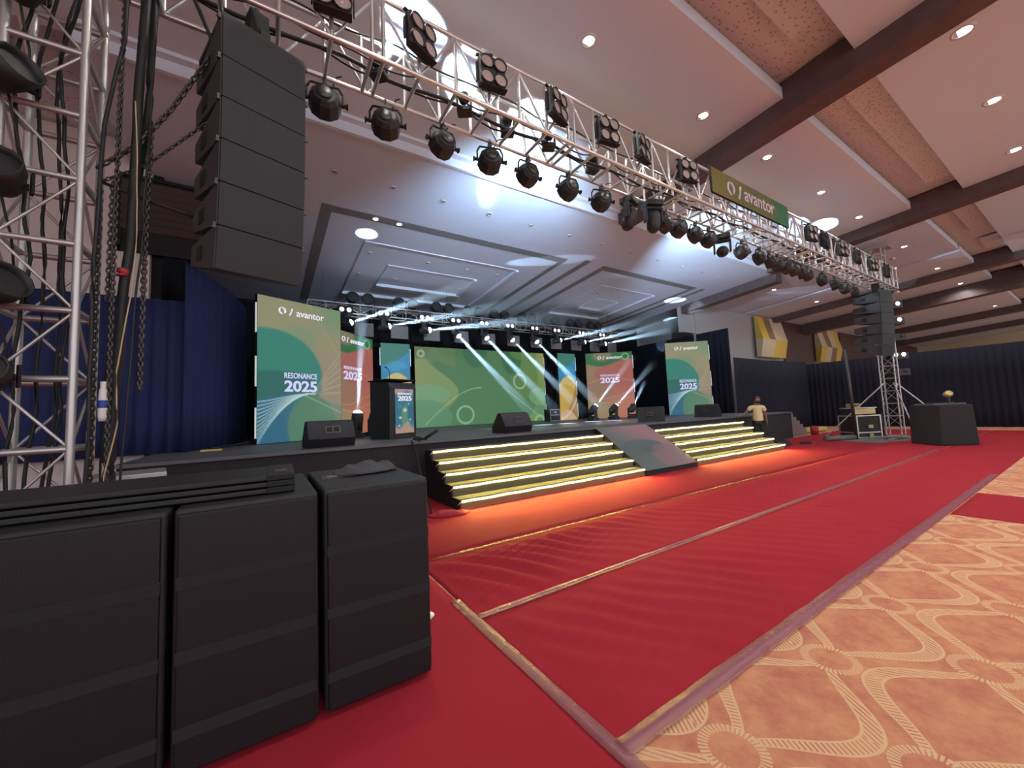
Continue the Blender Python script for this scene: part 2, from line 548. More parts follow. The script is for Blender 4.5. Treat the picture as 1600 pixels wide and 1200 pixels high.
struct('wall_stage_right', G().box((18.15, 11.55, 6.3), (1.1, .2, 2.2)), 'wall_beige', 'strip of beige wall above the dark curtain at the stage right')

# stage recess ceiling with its stepped rectangular grooves
sof = struct('ceiling_stage', slab(-2.2, 17.6, 7.16, 17.0, 7.3, .12), 'soffit', 'lilac grey stage ceiling with two stepped rectangular coffers')
obj('fascia', slab(-2.2, 17.6, 7.10, 7.165, 7.26, .45), 'ceil', sof)
obj('fascia_lip', slab(-2.2, 17.6, 6.98, 7.10, 7.44, .12), 'ceil', sof)
def groove(x0, x1, y0, y1):  # lays one flat dark strip that paints a groove's shade
    obj('groove_shade_strip', slab(x0, x1, y0, y1, 7.288, .02), 'groove', sof)  # flat dark strip under the ceiling, painting the shade of a recessed groove
def coffer(x0, x1, y0, y1):
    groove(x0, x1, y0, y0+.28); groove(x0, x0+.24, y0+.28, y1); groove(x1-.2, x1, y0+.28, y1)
    for k, (a, b, c, d) in enumerate([(x0+1.25, x1-1.1, y0+1.35, y1-1.2), (x0+2.2, x1-2.1, y0+2.6, y1-2.3)]):
        # raised frame mouldings, lit on their stage-facing edge
        obj('moulding', slab(a, b, d-.12, d, 7.288-.09, .10), 'ceil', sof)
        obj('moulding', slab(b-.12, b, c, d-.12, 7.288-.07, .08), 'soffit', sof)
        obj('moulding', slab(a, b-.12, c, c+.05, 7.288-.02, .03), 'soffit', sof)
        obj('moulding', slab(a, a+.05, c+.05, d-.12, 7.288-.02, .03), 'soffit', sof)
coffer(1.1, 8.6, 9.6, 16.2)
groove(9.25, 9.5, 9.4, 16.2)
coffer(10.2, 15.9, 9.5, 15.6)
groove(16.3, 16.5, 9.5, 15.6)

def downlight(x, y, z0, label, group, power=True, r=.075, m='down_glow'):
    z = z0 - S*y
    t = thing('downlight', label, 'downlight', (x, y, z), 0, group)
    obj('rim', G().lathe([(r, .01), (r, -.012), (r*1.35, -.012), (r*1.38, .01)], 16), 'downrim', t)
    obj('lens', G().lathe([(0, -.004), (r*.97, -.004), (r*.97, .01)], 16), m, t)
    if power:
        ld = bpy.data.lights.new('downlight_lamp', 'SPOT')
        ld.energy = DOWN_W
        ld.spot_size = math.radians(150)
        ld.spot_blend = .6
        ld.shadow_soft_size = .06
        ld.color = (1.0, 0.97, 0.93)
        lo = bpy.data.objects.new('downlight_lamp', ld)
        C.objects.link(lo)
        lo.parent = t
        lo.location = (0, 0, -.03)
for row, (y, xs, where) in enumerate([(3.93, (1.2, 4.2, 7.27, 9.85, 12.9, 15.8, 20.6, 25.7, 30.5, 36, 41), 'row nearest the truss'), (.86, (1.5, 4.0, 6.8, 9.6, 12.45, 15.5, 20.6, 25.7, 30.5, 36), 'row over the patterned carpet'), (8.5, (20.7, 25.6), 'short row near the gold wall panels'), (-6.5, (-6, -1, 4, 9, 14, 20, 27), 'row at the back of the hall')]):
    for k, x in enumerate(xs):
        downlight(x, y, 7.5, 'lit ceiling downlight, %s from the left in the %s' % (ORD[k], where), 'lit hall downlights', r=.09 if row != 1 else .11)
n = 0
for y, xs in ((8.35, [1.2, 2.4, 3.6, 4.9, 6.2, 7.6, 8.9, 10.3, 11.7, 13.1, 14.4, 15.6]), (11.6, [2.6, 4.4, 5.8, 7.0, 12.0, 13.3, 14.4]), (13.2, [2.6, 3.8, 6.3])):
    for k, x in enumerate(xs):
        downlight(x, y, 7.285, 'unlit downlight, %s from the left in the %s stage ceiling row' % (ORD[k], {8.35: 'front', 11.6: 'middle', 13.2: 'rear'}[y]), 'unlit stage downlights', False, .05, 'grey_panel')
for k, (x, y) in enumerate([(2.35, 9.75), (2.95, 9.75)]):
    downlight(x, y, 7.285, 'small glowing lamp in the stage ceiling groove, %s of two' % ('left' if k == 0 else 'right'), 'groove lamps', False, .06)

# louvred vent in the wall behind the left tower
t = thing('air_vent', 'dark louvred air vent in the pink wall behind the chains', 'vent', (-1.4, 9.84, 4.9))
obj('frame', G().box((0, -.02, .05), (1.9, .06, .1)).box((0, -.02, 1.5), (1.9, .06, .06)).box((-.93, -.02, .75), (.06, .06, 1.5)).box((.93, -.02, .75), (.06, .06, 1.5)).box((0, .0, .75), (1.9, .02, 1.5)), 'black_matte', t)
for k in range(7):
    obj('slat', G().box((0, 0, 0), (1.82, .03, .13)), 'steel', t)
    t.children[-1].location = (0, -.05, .5+.14*k)
    t.children[-1].rotation_euler = (math.radians(35), 0, 0)

# gold faceted wall diffusers
for k, (x0, lb) in enumerate([(24.6, 'faceted gold and cream wall panel box nearer the stage'), (33.0, 'faceted gold and cream wall panel box nearer the far tower')]):
    t = thing('wall_diffuser', lb, 'wall panel', (x0, 11.3, 4.2), 0, 'gold wall boxes')
    ups, los = (('gold', 'brown_panel', 'tan', 'tan'), ('tan', 'tan', 'gold', 'gold')) if k == 0 else (('tan', 'brown_panel', 'tan', 'gold'), ('gold', 'tan', 'brown_panel', 'gold'))
    for j in range(4):
        a, b = j*(.78+.15*k), (j+1)*(.78+.15*k)
        o1 = .10
        obj('upper_facet', G().prism([(0, 2.45), (-o1, 2.45), (-o1-.32, 1.05), (0, 1.05)], a, b, 'x'), ups[j], t)
        obj('lower_facet', G().prism([(0, 1.05), (-o1-.32, 1.05), (-o1-.12, 0), (0, 0)], a, b, 'x'), los[j], t)

# ------------------------------------------------------------------ curtains
def curtain(name, label, pts, z0, z1, m, amp=.045, wl=.22):
    pts = [Vector((p[0], p[1])) for p in pts]
    vs, fs = [], []
    cols = []
    L = 0
    for a, b in zip(pts[:-1], pts[1:]):
        d = (b-a); l = d.length; d /= l
        nrm = Vector((-d.y, d.x))
        n = max(2, int(l/(wl/5)))
        for i in range(n+1):
            s = l*i/n
            o = amp*math.sin(2*PI*(L+s)/wl + 1.3*math.sin((L+s)*1.7)) * (0.6+.4*math.sin((L+s)*.9))
            cols.append((a+d*s, nrm*o))
        L += l
    zs = [z0, z0+.25*(z1-z0), z0+.7*(z1-z0), z1]
    for p, o in cols:
        for j, z in enumerate(zs):
            q = p+o*(1.0, 1.0, .85, .6)[j]
            vs.append((q.x, q.y, z))
    nz = len(zs)
    for i in range(len(cols)-1):
        for j in range(nz-1):
            fs.append((i*nz+j, (i+1)*nz+j, (i+1)*nz+j+1, i*nz+j+1))
    o = obj(name, G().add(vs, fs, True), m)
    so = o.modifiers.new('cloth', 'SOLIDIFY')
    so.thickness = .012
    return tag(o, label, 'curtain')
curtain('curtain', 'low royal blue pleated curtain behind the silver tower', [(-10, 9.62), (-1.32, 9.62)], 1.072, 3.98, 'curtain_blue')
curtain('curtain', 'tall royal blue curtain beside the left teal screen', [(-1.3, 9.5), (-.75, 11.2), (-.45, 12.8)], 1.072, 4.75, 'curtain_blue', .06, .3)
curtain('curtain', 'black backdrop curtain behind the stage screens', [(-1.5, 16.6), (18.7, 16.6)], 1.072, 6.05, 'curtain_black', .05, .35)
curtain('curtain', 'tall dark curtain on the right flank of the stage', [(18.75, 9.8), (18.75, 16.4)], 1.072, 5.15, 'curtain_navy', .05, .3)
curtain('curtain', 'low navy curtain under the gold wall panels', [(18.9, 9.75), (22.5, 9.9), (26.42, 9.55)], 0.02, 3.72, 'curtain_navy')
curtain('curtain', 'long navy curtain closing the hall behind the far tower', [(26.56, 9.62), (26.5, 9.2), (26.5, -11)], 0.02, 3.58, 'curtain_navy', .05, .25)

# ------------------------------------------------------------------ red carpet
def carpet(label, x0, x1, y0, y1, amp, z=.006, nx=None, ny=None):
    nx = nx or max(2, int((x1-x0)/.05)); ny = ny or max(2, int((y1-y0)/.09))
    vs, fs = [], []
    for i in range(nx+1):
        for j in range(ny+1):
            x = x0+(x1-x0)*i/nx; y = y0+(y1-y0)*j/ny
            u = .83*x+.56*y
            env = max(0, .55+.9*noise.noise((x*.35, y*.6, 3.1)))*math.exp(-max(0, x-3)*.08)
            wob = u+.12*noise.noise((x*1.3, y*1.3, 0))
            edge = min(1, (min(y-y0, y1-y, x-x0, x1-x)-.07)/.16)
            h = z + max(0, edge)*amp*env*(.5+.5*math.sin(2*PI*wob/.24))
            vs.append((x, y, h))
    for i in range(nx):
        for j in range(ny):
            fs.append((i*(ny+1)+j, (i+1)*(ny+1)+j, (i+1)*(ny+1)+j+1, i*(ny+1)+j+1))
    # a closed edge so that the carpet has thickness
    o = obj('red_carpet', G().add(vs, fs, True), 'red')
    so = o.modifiers.new('pile', 'SOLIDIFY')
    so.thickness = .005
    so.offset = -1
    return tag(o, label, 'carpet')
carpet('red carpet strip beside the patterned hall carpet', 1.36, 24.5, 1.31, 2.74, .045)
carpet('rippled red carpet strip in the middle of the aisle', 1.36, 24.5, 2.76, 4.10, .060)
carpet('red carpet strip along the foot of the stairs, glowing orange', 1.36, 24.5, 4.12, 7.3, .012, nx=300, ny=20)
carpet('red carpet under the black subwoofers in the foreground', -9, 1.34, -3, 7.3, .004, nx=120, ny=60)
carpet('short red runner crossing the patterned carpet at the right', 7.43, 9.25, -9, 1.29, .003, nx=30, ny=80)
def tape(label, x0, y0, x1, y1, wd, m):
    d = Vector((x1-x0, y1-y0)); l = d.length; d /= l
    nr = Vector((-d.y, d.x))
    n = int(l/.06)
    vs, fs = [], []
    for i in range(n+1):
        p = Vector((x0, y0))+d*(l*i/n)
        ww = wd*(.5+.1*noise.noise((p.x*3, p.y*3, 7)))
        for s in (-1, 0, 1):
            q = p+nr*ww*s
            vs.append((q.x, q.y, .014+.004*noise.noise((q.x*9, q.y*9, s))+(.003 if s == 0 else 0)))
    for i in range(n):
        for k in (0, 1):
            fs.append((i*3+k, i*3+k+1, (i+1)*3+k+1, (i+1)*3+k))
    o = obj('floor_tape', G().add(vs, fs, True), m)
    so = o.modifiers.new('film', 'SOLIDIFY')
    so.thickness = .002
    return tag(o, label, 'tape')
tape('clear shiny tape along the carpet edge by the patterned floor', 1.36, 1.34, 11.4, 1.36, .10, 'tape')
tape('clear tape seam across the middle of the red carpet', 1.36, 2.75, 15.7, 2.82, .07, 'tape')
tape('shiny tape line catching yellow light before the stairs', 1.5, 4.11, 9.0, 4.11, .045, 'tape_yellow')
tape('clear tape running along the short seam beside the subwoofers', 1.35, .2, 1.33, 3.1, .08, 'tape')

# ------------------------------------------------------------------ stage
ST = 1.07
t = thing('stage_platform', 'wide black stage platform with dark grey deck', 'stage', (8.35, 7.35, 0))
obj('skirt', G().box((0, 4.66, .51), (20.1, 9.3, 1.02)), 'cloth_black', t)
obj('deck', G().box((0, 4.68, 1.045), (20.16, 9.4, .05)), 'deck', t)
tag(obj('stage_mat', G().box((8.6, 9.6, ST+.006), (6.4, 2.6, .008)), 'gloss'), 'glossy black dance mat catching white light on the stage', 'mat')

def stairs(x0, x1, label):
    t = thing('stage_stairs', label, 'stairs', ((x0+x1)/2, 5.8, .012), 0, 'lit stage stairs')
    L = x1-x0
    for k in range(5):
        z1 = ST/6*(k+1)
        y0 = .3*k
        obj('step', G().box((0, (y0+1.5)/2, z1-ST/12), (L, 1.5-y0, ST/6-.002)), 'step', t, .008)
        st = obj('light_strip', G().tube([(-L/2+.02+L*i/24-.04*L*i/24/L, y0-.014, z1-.035+.004*math.sin(i*1.7+k)) for i in range(25)], .017, 8), 'strip', t)
        # LED tape throws its light outwards and down
        la = bpy.data.lights.new('strip_lamp', 'AREA')
        la.shape = 'RECTANGLE'
        la.size, la.size_y = L-.06, .02
        la.energy = TAPE_W*(1.6 if k == 0 else .8)
        la.spread = math.radians(140)
        la.color = (1.0, .74, .16)
        lo = bpy.data.objects.new('strip_lamp', la)
        C.objects.link(lo)
        lo.parent = t
        lo.location = (0, y0-.034, z1-.035)
        lo.rotation_mode = 'QUATERNION'
        lo.rotation_quaternion = Vector((0, -.75, -.66)).to_track_quat('-Z', 'X')
        lo.rotation_quaternion = Matrix(((1, 0, 0), (0, .66, .75), (0, -.75, .66))).to_quaternion()
        obj('strip_end', G().tube([(-L/2+.02, y0-.012, z1-.035), (-L/2-.02, y0+.0, z1-.06), (-L/2-.03, y0+.06, z1-.1)], .008, 6), 'white_pl', st)
    obj('side_panel', G().prism([(0, 0)]+[q for k in range(5) for q in ((.3*k, ST/6*(k+1)), (.3*k+.3, ST/6*(k+1)))]+[(1.5, 0)], -L/2-.02, -L/2-.001, 'x'), 'black_matte', t)
    obj('side_panel', G().prism([(0, 0)]+[q for k in range(5) for q in ((.3*k, ST/6*(k+1)), (.3*k+.3, ST/6*(k+1)))]+[(1.5, 0)], L/2+.001, L/2+.02, 'x'), 'black_matte', t)
    return t
stairs(2.64, 7.12, 'black stairs with yellow light strips left of the sloped panel')
stairs(9.12, 13.85, 'black stairs with yellow light strips right of the sloped panel')

# ------------------------------------------------------------------ displays drawn per vertex
def sm(a, b, x):
    t = max(0, min(1, (x-a)/(b-a)))
    return t*t*(3-2*t)
def mixc(a, b, t): return tuple(p+(q-p)*t for p, q in zip(a, b))
def over(c, col, t): return mixc(c, col, max(0, min(1, t)))
def ell(u, v, cx, cy, rx, ry, e=.04):
    d = math.hypot((u-cx)/rx, (v-cy)/ry)
    return 1-sm(1-e, 1+e, d)
def ring(u, v, cx, cy, rx, ry, wd=.1):
    d = abs(math.hypot((u-cx)/rx, (v-cy)/ry)-1)
    return 1-sm(wd*.6, wd, d)
def curve(u, v, fn, wd):
    return 1-sm(wd*.5, wd, abs(v-fn(u)))

def art_teal(u, v):
    c = mixc((152, 150, 112), (158, 138, 112), sm(.2, .75, u)*sm(.9, .3, v) if v < .9 else 0)
    c = over(c, (108, 150, 105), .8*sm(.45, .95, u)*sm(.72, .98, v))
    c = over(c, (120, 152, 118), .6*ell(u, v, .45, .73, .22, .1, .3))
    c = over(c, (46, 136, 118), ell(u, v, .12, .45, .62, .33))
    c = over(c, (38, 110, 100), ell(u, v, .18, .37, .55, .12, .08)*(1 if v < .5 else .3))
    lo = 1-sm(.27, .30, v-.05*math.sin(u*4))
    c = over(c, mixc((42, 108, 138), (70, 138, 120), sm(.25, .6, u)), lo*(1-sm(.45, .95, u)*.6))
    c = over(c, (86, 136, 104), ell(u, v, .62, .1, .3, .22, .05)*.9)
    c = over(c, (104, 150, 112), ring(u, v, .75, .07, .08, .045, .2)*.5)
    # fan of fine lines
    for k in range(12):
        a = -.02+.027*k
        f = lambda q, a=a: a+(.335-a)*math.sin(min(1, q/.62)*PI/2)**(.8+.06*k)
        if u < .66:
            c = over(c, (196, 224, 222), .65*curve(u, v, f, .0065))
    for k in range(6):
        f = lambda q, k=k: .33+(q-.6)*(.03+.1*k)*1.6
        if u > .6:
            c = over(c, (190, 185, 165), .35*curve(u, v, f, .012))
    f = lambda q: .33-.28*(q-.5)**1.0 if q > .5 else 9
    c = over(c, (190, 205, 170), .5*curve(u, v, f, .006))
    f = lambda q: 1.02-(q-.55)*.9
    c = over(c, (190, 180, 140), .5*curve(u, v, f, .005)*(1 if u > .55 else 0))
    return c

def art_red(u, v):
    c = mixc((150, 124, 92), (186, 98, 78), sm(.1, .85, u))
    c = over(c, (196, 122, 84), sm(.45, .1, v)*.55)
    c = over(c, (178, 92, 84), .8*ell(u, v, .8, .66, .62, .2, .08))
    c = over(c, (158, 112, 88), .5*ell(u, v, .1, .42, .5, .2, .1))
    c = over(c, (152, 140, 104), .7*ell(u, v, .0, .08, .55, .2, .1))
    top = sm(.83, .86, v+.05*math.sin(u*5))
    c = over(c, (44, 112, 62), top)
    c = over(c, (150, 128, 92), top*ell(u, v, .35, .96, .2, .09, .3)*.8)
    c = over(c, (140, 190, 140), ring(u, v, .85, .93, .07, .045, .22))
    for a in (.58, .28, .34):
        f = lambda q, a=a: a+.05*math.sin(q*5+a*9)
        c = over(c, (205, 170, 135), .45*curve(u, v, f, .008))
    return c

def art_blue(u, v):
    c = (58, 128, 112)
    wv = .84+.09*math.sin(u*3-2.1)
    c = over(c, (44, 140, 196), 1-sm(wv-.01, wv+.01, v))
    c = over(c, (70, 166, 210), ell(u, v, .55, .74, .35, .06, .2)*.6)
    c = over(c, (46, 138, 164), (1-sm(.66, .69, v+.04*math.sin(u*6)))*(1-.5*u))
    dome = .44+.22*math.sin(min(PI, max(0, u*2.2+.4)))
    c = over(c, (214, 188, 112), 1-sm(dome-.01, dome+.01, v))
    c = over(c, (206, 168, 62), 1-sm(.47, .5, v-.05*math.sin(u*4)))
    c = over(c, (168, 122, 66), (1-sm(-.01, .01, v-.05-.5*u*u))*.9)
    c = over(c, (214, 178, 140), 1-sm(.0, .03, v-.14+.5*(u-.4)**2))
    f = lambda q: .02+.3*q*q
    c = over(c, (235, 220, 190), .6*curve(u, v, f, .03))
    return c

def art_main(u, v):
    c = mixc((88, 142, 92), (82, 132, 86), v)
    c = over(c, (84, 138, 76), .5*ell(u, v, .5, .5, .36, .6, .3))
    # left olive lobe
    lf = .17+.12*math.sin(v*6.2-1.1)
    c = over(c, (138, 166, 92), 1-sm(lf-.006, lf+.006, u))
    c = over(c, (154, 162, 96), (1-sm(.0, .16, u))*sm(.35, .6, v))
    c = over(c, (108, 140, 84), (1-sm(.27, .28, u))*sm(.80, .81, v-.05*math.sin(u*12+1)))
    c = over(c, (128, 178, 118), ell(u, v, .08, .4, .15, .13, .05)*.9)
    c = over(c, (102, 160, 112), ell(u, v, .05, .12, .19, .22, .05)*.8)
    # right lobes
    rf = .84+.08*math.sin(v*5.5-.3)
    c = over(c, (126, 164, 84), sm(rf-.006, rf+.006, u))
    c = over(c, (168, 170, 92), sm(.88, 1, u)*sm(.4, .8, v))
    c = over(c, (108, 146, 72), ell(u, v, .82, .62, .12, .3, .03)*.8)
    c = over(c, (134, 186, 122), ell(u, v, .95, .36, .1, .13, .05)*.8)
    c = over(c, (104, 162, 114), sm(.93, .95, u+.04*math.sin(v*9))*(1-sm(.2, .24, v))*.8)
    # dark drops at the top
    c = over(c, (62, 120, 74), ell(u, v, .42, .98, .09, .22, .05)*.9)
    c = over(c, (58, 116, 66), ell(u, v, .71, .92, .085, .25, .05)*.9)
    c = over(c, (104, 152, 72), ell(u, v, .82, .98, .12, .1, .1)*.7)
    c = over(c, (176, 222, 170), ring(u, v, .775, .575, .05, .10, .15)*.85)
    c = over(c, (160, 214, 160), ring(u, v, .335, .135, .058, .11, .16)*.8)
    c = over(c, (206, 206, 170), ring(u, v, .04, .915, .019, .036, .45)*.8)
    c = over(c, (150, 178, 90), ring(u, v, .95, .84, .016, .03, .4)*.7)
    c = over(c, (190, 220, 170), ring(u, v, .94, .0, .04, .075, .3)*.7)
    f = lambda q: .03+.46*math.sin(min(1, max(0, (q-.06)/.4))*PI/2)
    c = over(c, (196, 222, 160), .75*curve(u, v, f, .007)*(1 if .06 < u < .46 else 0))
    f = lambda q: .5-.42*((q-.63)/.3)
    c = over(c, (196, 222, 160), .75*curve(u, v, f, .008)*(1 if .63 < u < .93 else 0))
    return (c[0]*.90, c[1]*.93, c[2]*.98)

def art_lectern(u, v):
    c = mixc((40, 116, 138), (44, 128, 150), u)
    c = over(c, (176, 152, 152), sm(.84, .96, v+.05*math.sin(u*7)))
    c = over(c, (86, 150, 120), ell(u, v, .55, .38, .24, .25, .2))
    c = over(c, (34, 104, 134), ell(u, v, .85, .45, .2, .2, .2)*.8)
    c = over(c, (186, 150, 132), 1-sm(.1, .26, v+.06*math.sin(u*8)))
    for cx, cy, r, col in ((.52, .52, .1, (226, 206, 216)), (.26, .35, .07, (220, 214, 214)), (.8, .3, .045, (224, 206, 200)), (.72, .66, .04, (200, 225, 225)), (.2, .17, .05, (228, 206, 200)), (.68, .22, .06, (150, 184, 150))):
        c = over(c, col, ell(u, v, cx, cy, r, r*.46, .2)*.9)
    c = over(c, (70, 160, 190), ring(u, v, .24, .6, .08, .036, .3))
    return c

def art_ramp(u, v):
    c = mixc((98, 104, 98), (150, 112, 118), sm(.1, .8, u*.8+v*.2))
    c = over(c, (82, 98, 94), ell(u, v, .42, .48, .4, .16, .06)*.9)
    c = over(c, (92, 106, 100), ell(u, v, .2, .15, .22, .3, .1)*.7)
    c = over(c, (138, 112, 116), ell(u, v, .75, .18, .36, .3, .1)*.7)
    return c

def art_banner(u, v):
    c = mixc((112, 104, 44), (96, 100, 52), sm(0, .6, u))
    c = over(c, (122, 112, 48), (1-sm(.2, .28, u+.1*v))*.6)
    c = over(c, (38, 106, 66), sm(.68, .78, u-.1*math.sin(v*3)))
    return c

def face_mesh(name, art, x0, x1, y, z0, z1, nx, nz, m='display', fn=None, gain=1.0):
    me = bpy.data.meshes.new(name)
    vs, cs = [], []
    for j in range(nz+1):
        for i in range(nx+1):
            u, v = i/nx, j/nz
            p = (x0+(x1-x0)*u, y, z0+(z1-z0)*v)
            vs.append(fn(u, v) if fn else p)
            c = art(u, v)
            if m == 'display':
                gy = .3*c[0]+.55*c[1]+.15*c[2]
                c = tuple((q+(gy-q)*.10)*.90 for q in c)
            c = lin(c)
            cs += [c[0]*gain, c[1]*gain, c[2]*gain, 1]
    fs = [(j*(nx+1)+i, j*(nx+1)+i+1, (j+1)*(nx+1)+i+1, (j+1)*(nx+1)+i) for j in range(nz) for i in range(nx)]
    me.from_pydata(vs, [], fs)
    a = me.color_attributes.new('Col', 'FLOAT_COLOR', 'POINT')
    a.data.foreach_set('color', cs)
    me.materials.append(M[m])
    me.update()
    return me

def led_screen(label, L, R, h, art, nx, nz, texts=None, clips='', z=ST):
    L, R = Vector(L), Vector(R)
    d = R-L
    wd = d.length
    mid = (L+R)/2
    t = thing('led_screen', label, 'LED screen', (mid.x, mid.y, z), math.atan2(d.y, d.x))
    obj('backing', G().box((0, .055, h/2), (wd, .1, h)), 'black_matte', t)
    obj('display', face_mesh('display', art, -wd/2+.01, wd/2-.01, 0.0, .012, h-.012, nx, nz), None, t)
    obj('rear_prop', G().cyl((-wd*.3, .1, h*.75), (-wd*.3, .75, .02), .025).cyl((wd*.3, .1, h*.75), (wd*.3, .75, .02), .025).box((0, .75, .02), (wd*.7, .06, .04)), 'steel', t)
    for c in clips:
        s = -1 if c == 'l' else 1
        for q in (.14, .48, .84):
            obj('edge_clip', G().box((s*(wd/2+.014), .02, h*q), (.018, .05, h*.2)), 'white_strip', t)
    if texts: texts(t, wd, h)
    return t
def full_text(t, wd, h):
    y = -.006
    emblem(t, -.235*wd, y, h*.915, .085*wd, 'letter')
    text_part('lettering', 'avantor', 'letter', t, .095*wd, y, h*.89, .34*wd, h*.042, .012)
    text_part('lettering', 'RESONANCE', 'letter_lilac', t, -.02*wd, y, h*.442, .385*wd, h*.040, .014)
    text_part('lettering', '2025', 'letter_lilac', t, -.02*wd, y, h*.348, .385*wd, h*.080, .03)
def red_text(t, wd, h):
    y = -.006
    emblem(t, -.20*wd, y, h*.922, .075*wd, 'letter')
    text_part('lettering', 'avantor', 'letter', t, .11*wd, y, h*.898, .32*wd, h*.042, .012)
    text_part('lettering', 'RESONANCE', 'letter_lilac', t, .0, y, h*.635, .40*wd, h*.030, .012)
    text_part('lettering', '2025', 'letter_lilac', t, .0, y, h*.535, .41*wd, h*.082, .03)
led_screen('tall teal LED screen at the left with white company name and year', (-.17, 10.55), (1.76, 11.42), 3.5, art_teal, 110, 190, full_text, 'l')
led_screen('orange red LED screen half hidden behind the left teal screen', (1.5, 11.85), (3.06, 13.42), 3.15, art_red, 80, 110, red_text)
led_screen('narrow blue and yellow LED screen behind the lectern', (3.48, 14.1), (4.56, 14.1), 3.2, art_blue, 50, 120, None, 'lr')
led_screen('large green LED screen in the stage centre', (5.19, 15.5), (11.9, 15.5), 3.4, art_main, 240, 130, None, 'r')
led_screen('narrow blue and gold LED screen right of the main screen', (11.65, 14.1), (12.75, 14.1), 3.2, art_blue, 50, 120, None, 'r')
led_screen('orange red LED screen behind three moving head lights', (13.0, 13.64), (14.76, 12.3), 3.15, art_red, 80, 110, red_text, 'r')
led_screen('teal LED screen at the right end of the stage', (16.3, 11.6), (17.8, 10.3), 3.5, art_teal, 90, 150, full_text, 'r')

# sloped panel between the stairs
t = thing('sloped_panel', 'sloped printed panel with green grey shapes between the stairs', 'panel', (8.12, 5.8, .012))
hw = .98
fnr = lambda u, v: (-hw+2*hw*u, -.02+1.5*v-.012, .09+.93*v+.02)
obj('front_face', face_mesh('front_face', art_ramp, 0, 1, 0, 0, 1, 60, 60, 'print', fnr), None, t)
obj('panel_core', G().prism([(-.02, .0), (-.02, .09), (1.48, 1.02), (1.48, 0)], -hw, hw, 'x'), 'black_matte', t)

# lectern
t = thing('lectern', 'black lectern with a small lit screen on its front', 'lectern', (2.52, 9.12, ST), math.radians(24))
obj('cabinet', G().prism([(-.33, 0), (-.36, 1.15), (-.30, 1.27), (.34, 1.33), (.34, 0)], -.38, .38, 'x'), 'black', t, .012)
obj('top', G().box((0, .02, 1.335), (.80, .74, .03)), 'black_matte', t, .006)
dp = obj('display', face_mesh('display', art_lectern, -.25, .29, -.366, .12, 1.12, 60, 110), None, t)
text_part('lettering', '2025', 'letter', dp, .03, -.372, .85, .40, .115, .03)
text_part('lettering', 'RESONANCE', 'letter', dp, .03, -.372, .99, .40, .045, .01)
obj('microphone', G().tube([(-.1, 0, 1.34), (-.12, -.05, 1.5), (-.2, -.1, 1.6), (-.3, -.15, 1.62)], .007).cyl((-.3, -.15, 1.62), (-.35, -.18, 1.62), .014), 'black_matte', t)

# stage wedge monitors
def wedge():
    t = thing('stage_monitor', 'x', 'speaker', (0, 0, 0))
    prof = [(-.24, .03), (-.28, .12), (.02, .47), (.20, .42), (.28, 0), (-.2, 0)]
    obj('cabinet', G().prism(prof, -.40, .40, 'x'), 'cabinet', t, .012)
    T = Matrix.Translation((0, -.13, .30)) @ Matrix.Rotation(math.atan2(.35, .30), 4, 'X')
    obj('grille', G().box((0, 0, .0), (.72, .40, .012), T), 'grille', t)
    hd = obj('handle_plate', G().box((.02, .285, .24), (.2, .02, .12)), 'steel', t)
    obj('handle', G().cyl((-.05, .30, .24), (.09, .30, .24), .012), 'black_matte', hd)
    return t
w0 = wedge()
# the ones seen from behind show a recessed twin handle
def wedge_back():
    t = thing('stage_monitor', 'x', 'speaker', (0, 0, 0))
    prof = [(-.22, 0), (-.30, .16), (-.12, .46), (.02, .48), (.30, .14), (.30, 0)]
    obj('cabinet', G().prism(prof, -.40, .40, 'x'), 'cabinet', t, .012)
    T = Matrix.Translation((0, -.215, .31)) @ Matrix.Rotation(math.atan2(.30, .18), 4, 'X')
    hp = obj('handle_plate', G().box((.02, 0, .003), (.26, .15, .014), T), 'steel', t, .01)
    for sx in (-.05, .07):
        obj('handle_recess', G().box((sx+.01, 0, .012), (.09, .09, .008), T), 'black_matte', hp)
    obj('grille', G().box((0, 0, 0), (.70, .42, .012), Matrix.Translation((0, .17, .315)) @ Matrix.Rotation(-math.atan2(.34, .28), 4, 'X')), 'grille', t)
    return t
bpy.data.objects.remove(w0.children[0]) if False else None
def drop(o):
    for c in list(o.children):
        for d in list(c.children): bpy.data.objects.remove(d)
        bpy.data.objects.remove(c)
    bpy.data.objects.remove(o)
wb = wedge_back()
wb.location = (1.0, 7.95, ST); wb.rotation_euler = (0, 0, math.radians(5)); wb['label'] = 'black wedge stage monitor before the left teal screen'; wb['group'] = 'stage monitors'
copy_tree(wb, (5.05, 7.95, ST), math.radians(2), 'black wedge stage monitor at the stage centre above the left stairs', 'stage monitors')
w0.location = (10.45, 8.1, ST); w0.rotation_euler = (0, 0, math.radians(125)); w0['label'] = 'black wedge stage monitor tipped up above the sloped panel'; w0['group'] = 'stage monitors'
copy_tree(w0, (13.8, 8.2, ST), math.radians(105), 'black wedge stage monitor before the right teal screen', 'stage monitors')

# small flight case on the stage
t = thing('flight_case', 'small black flight case with silver edges behind the stage mat', 'case', (11.0, 13.9, ST))
obj('body', G().box((0, 0, .27), (.56, .45, .54)), 'case', t)
for z in (.02, .28, .52):
    obj('edge_rail', G().box((0, -.23, z), (.58, .03, .035)), 'alu_dull', t)
for x in (-.275, .275):
    obj('edge_rail', G().box((x, -.23, .27), (.03, .03, .54)), 'alu_dull', t)
obj('handle', G().box((0, -.24, .4), (.12, .03, .06)), 'alu', t)

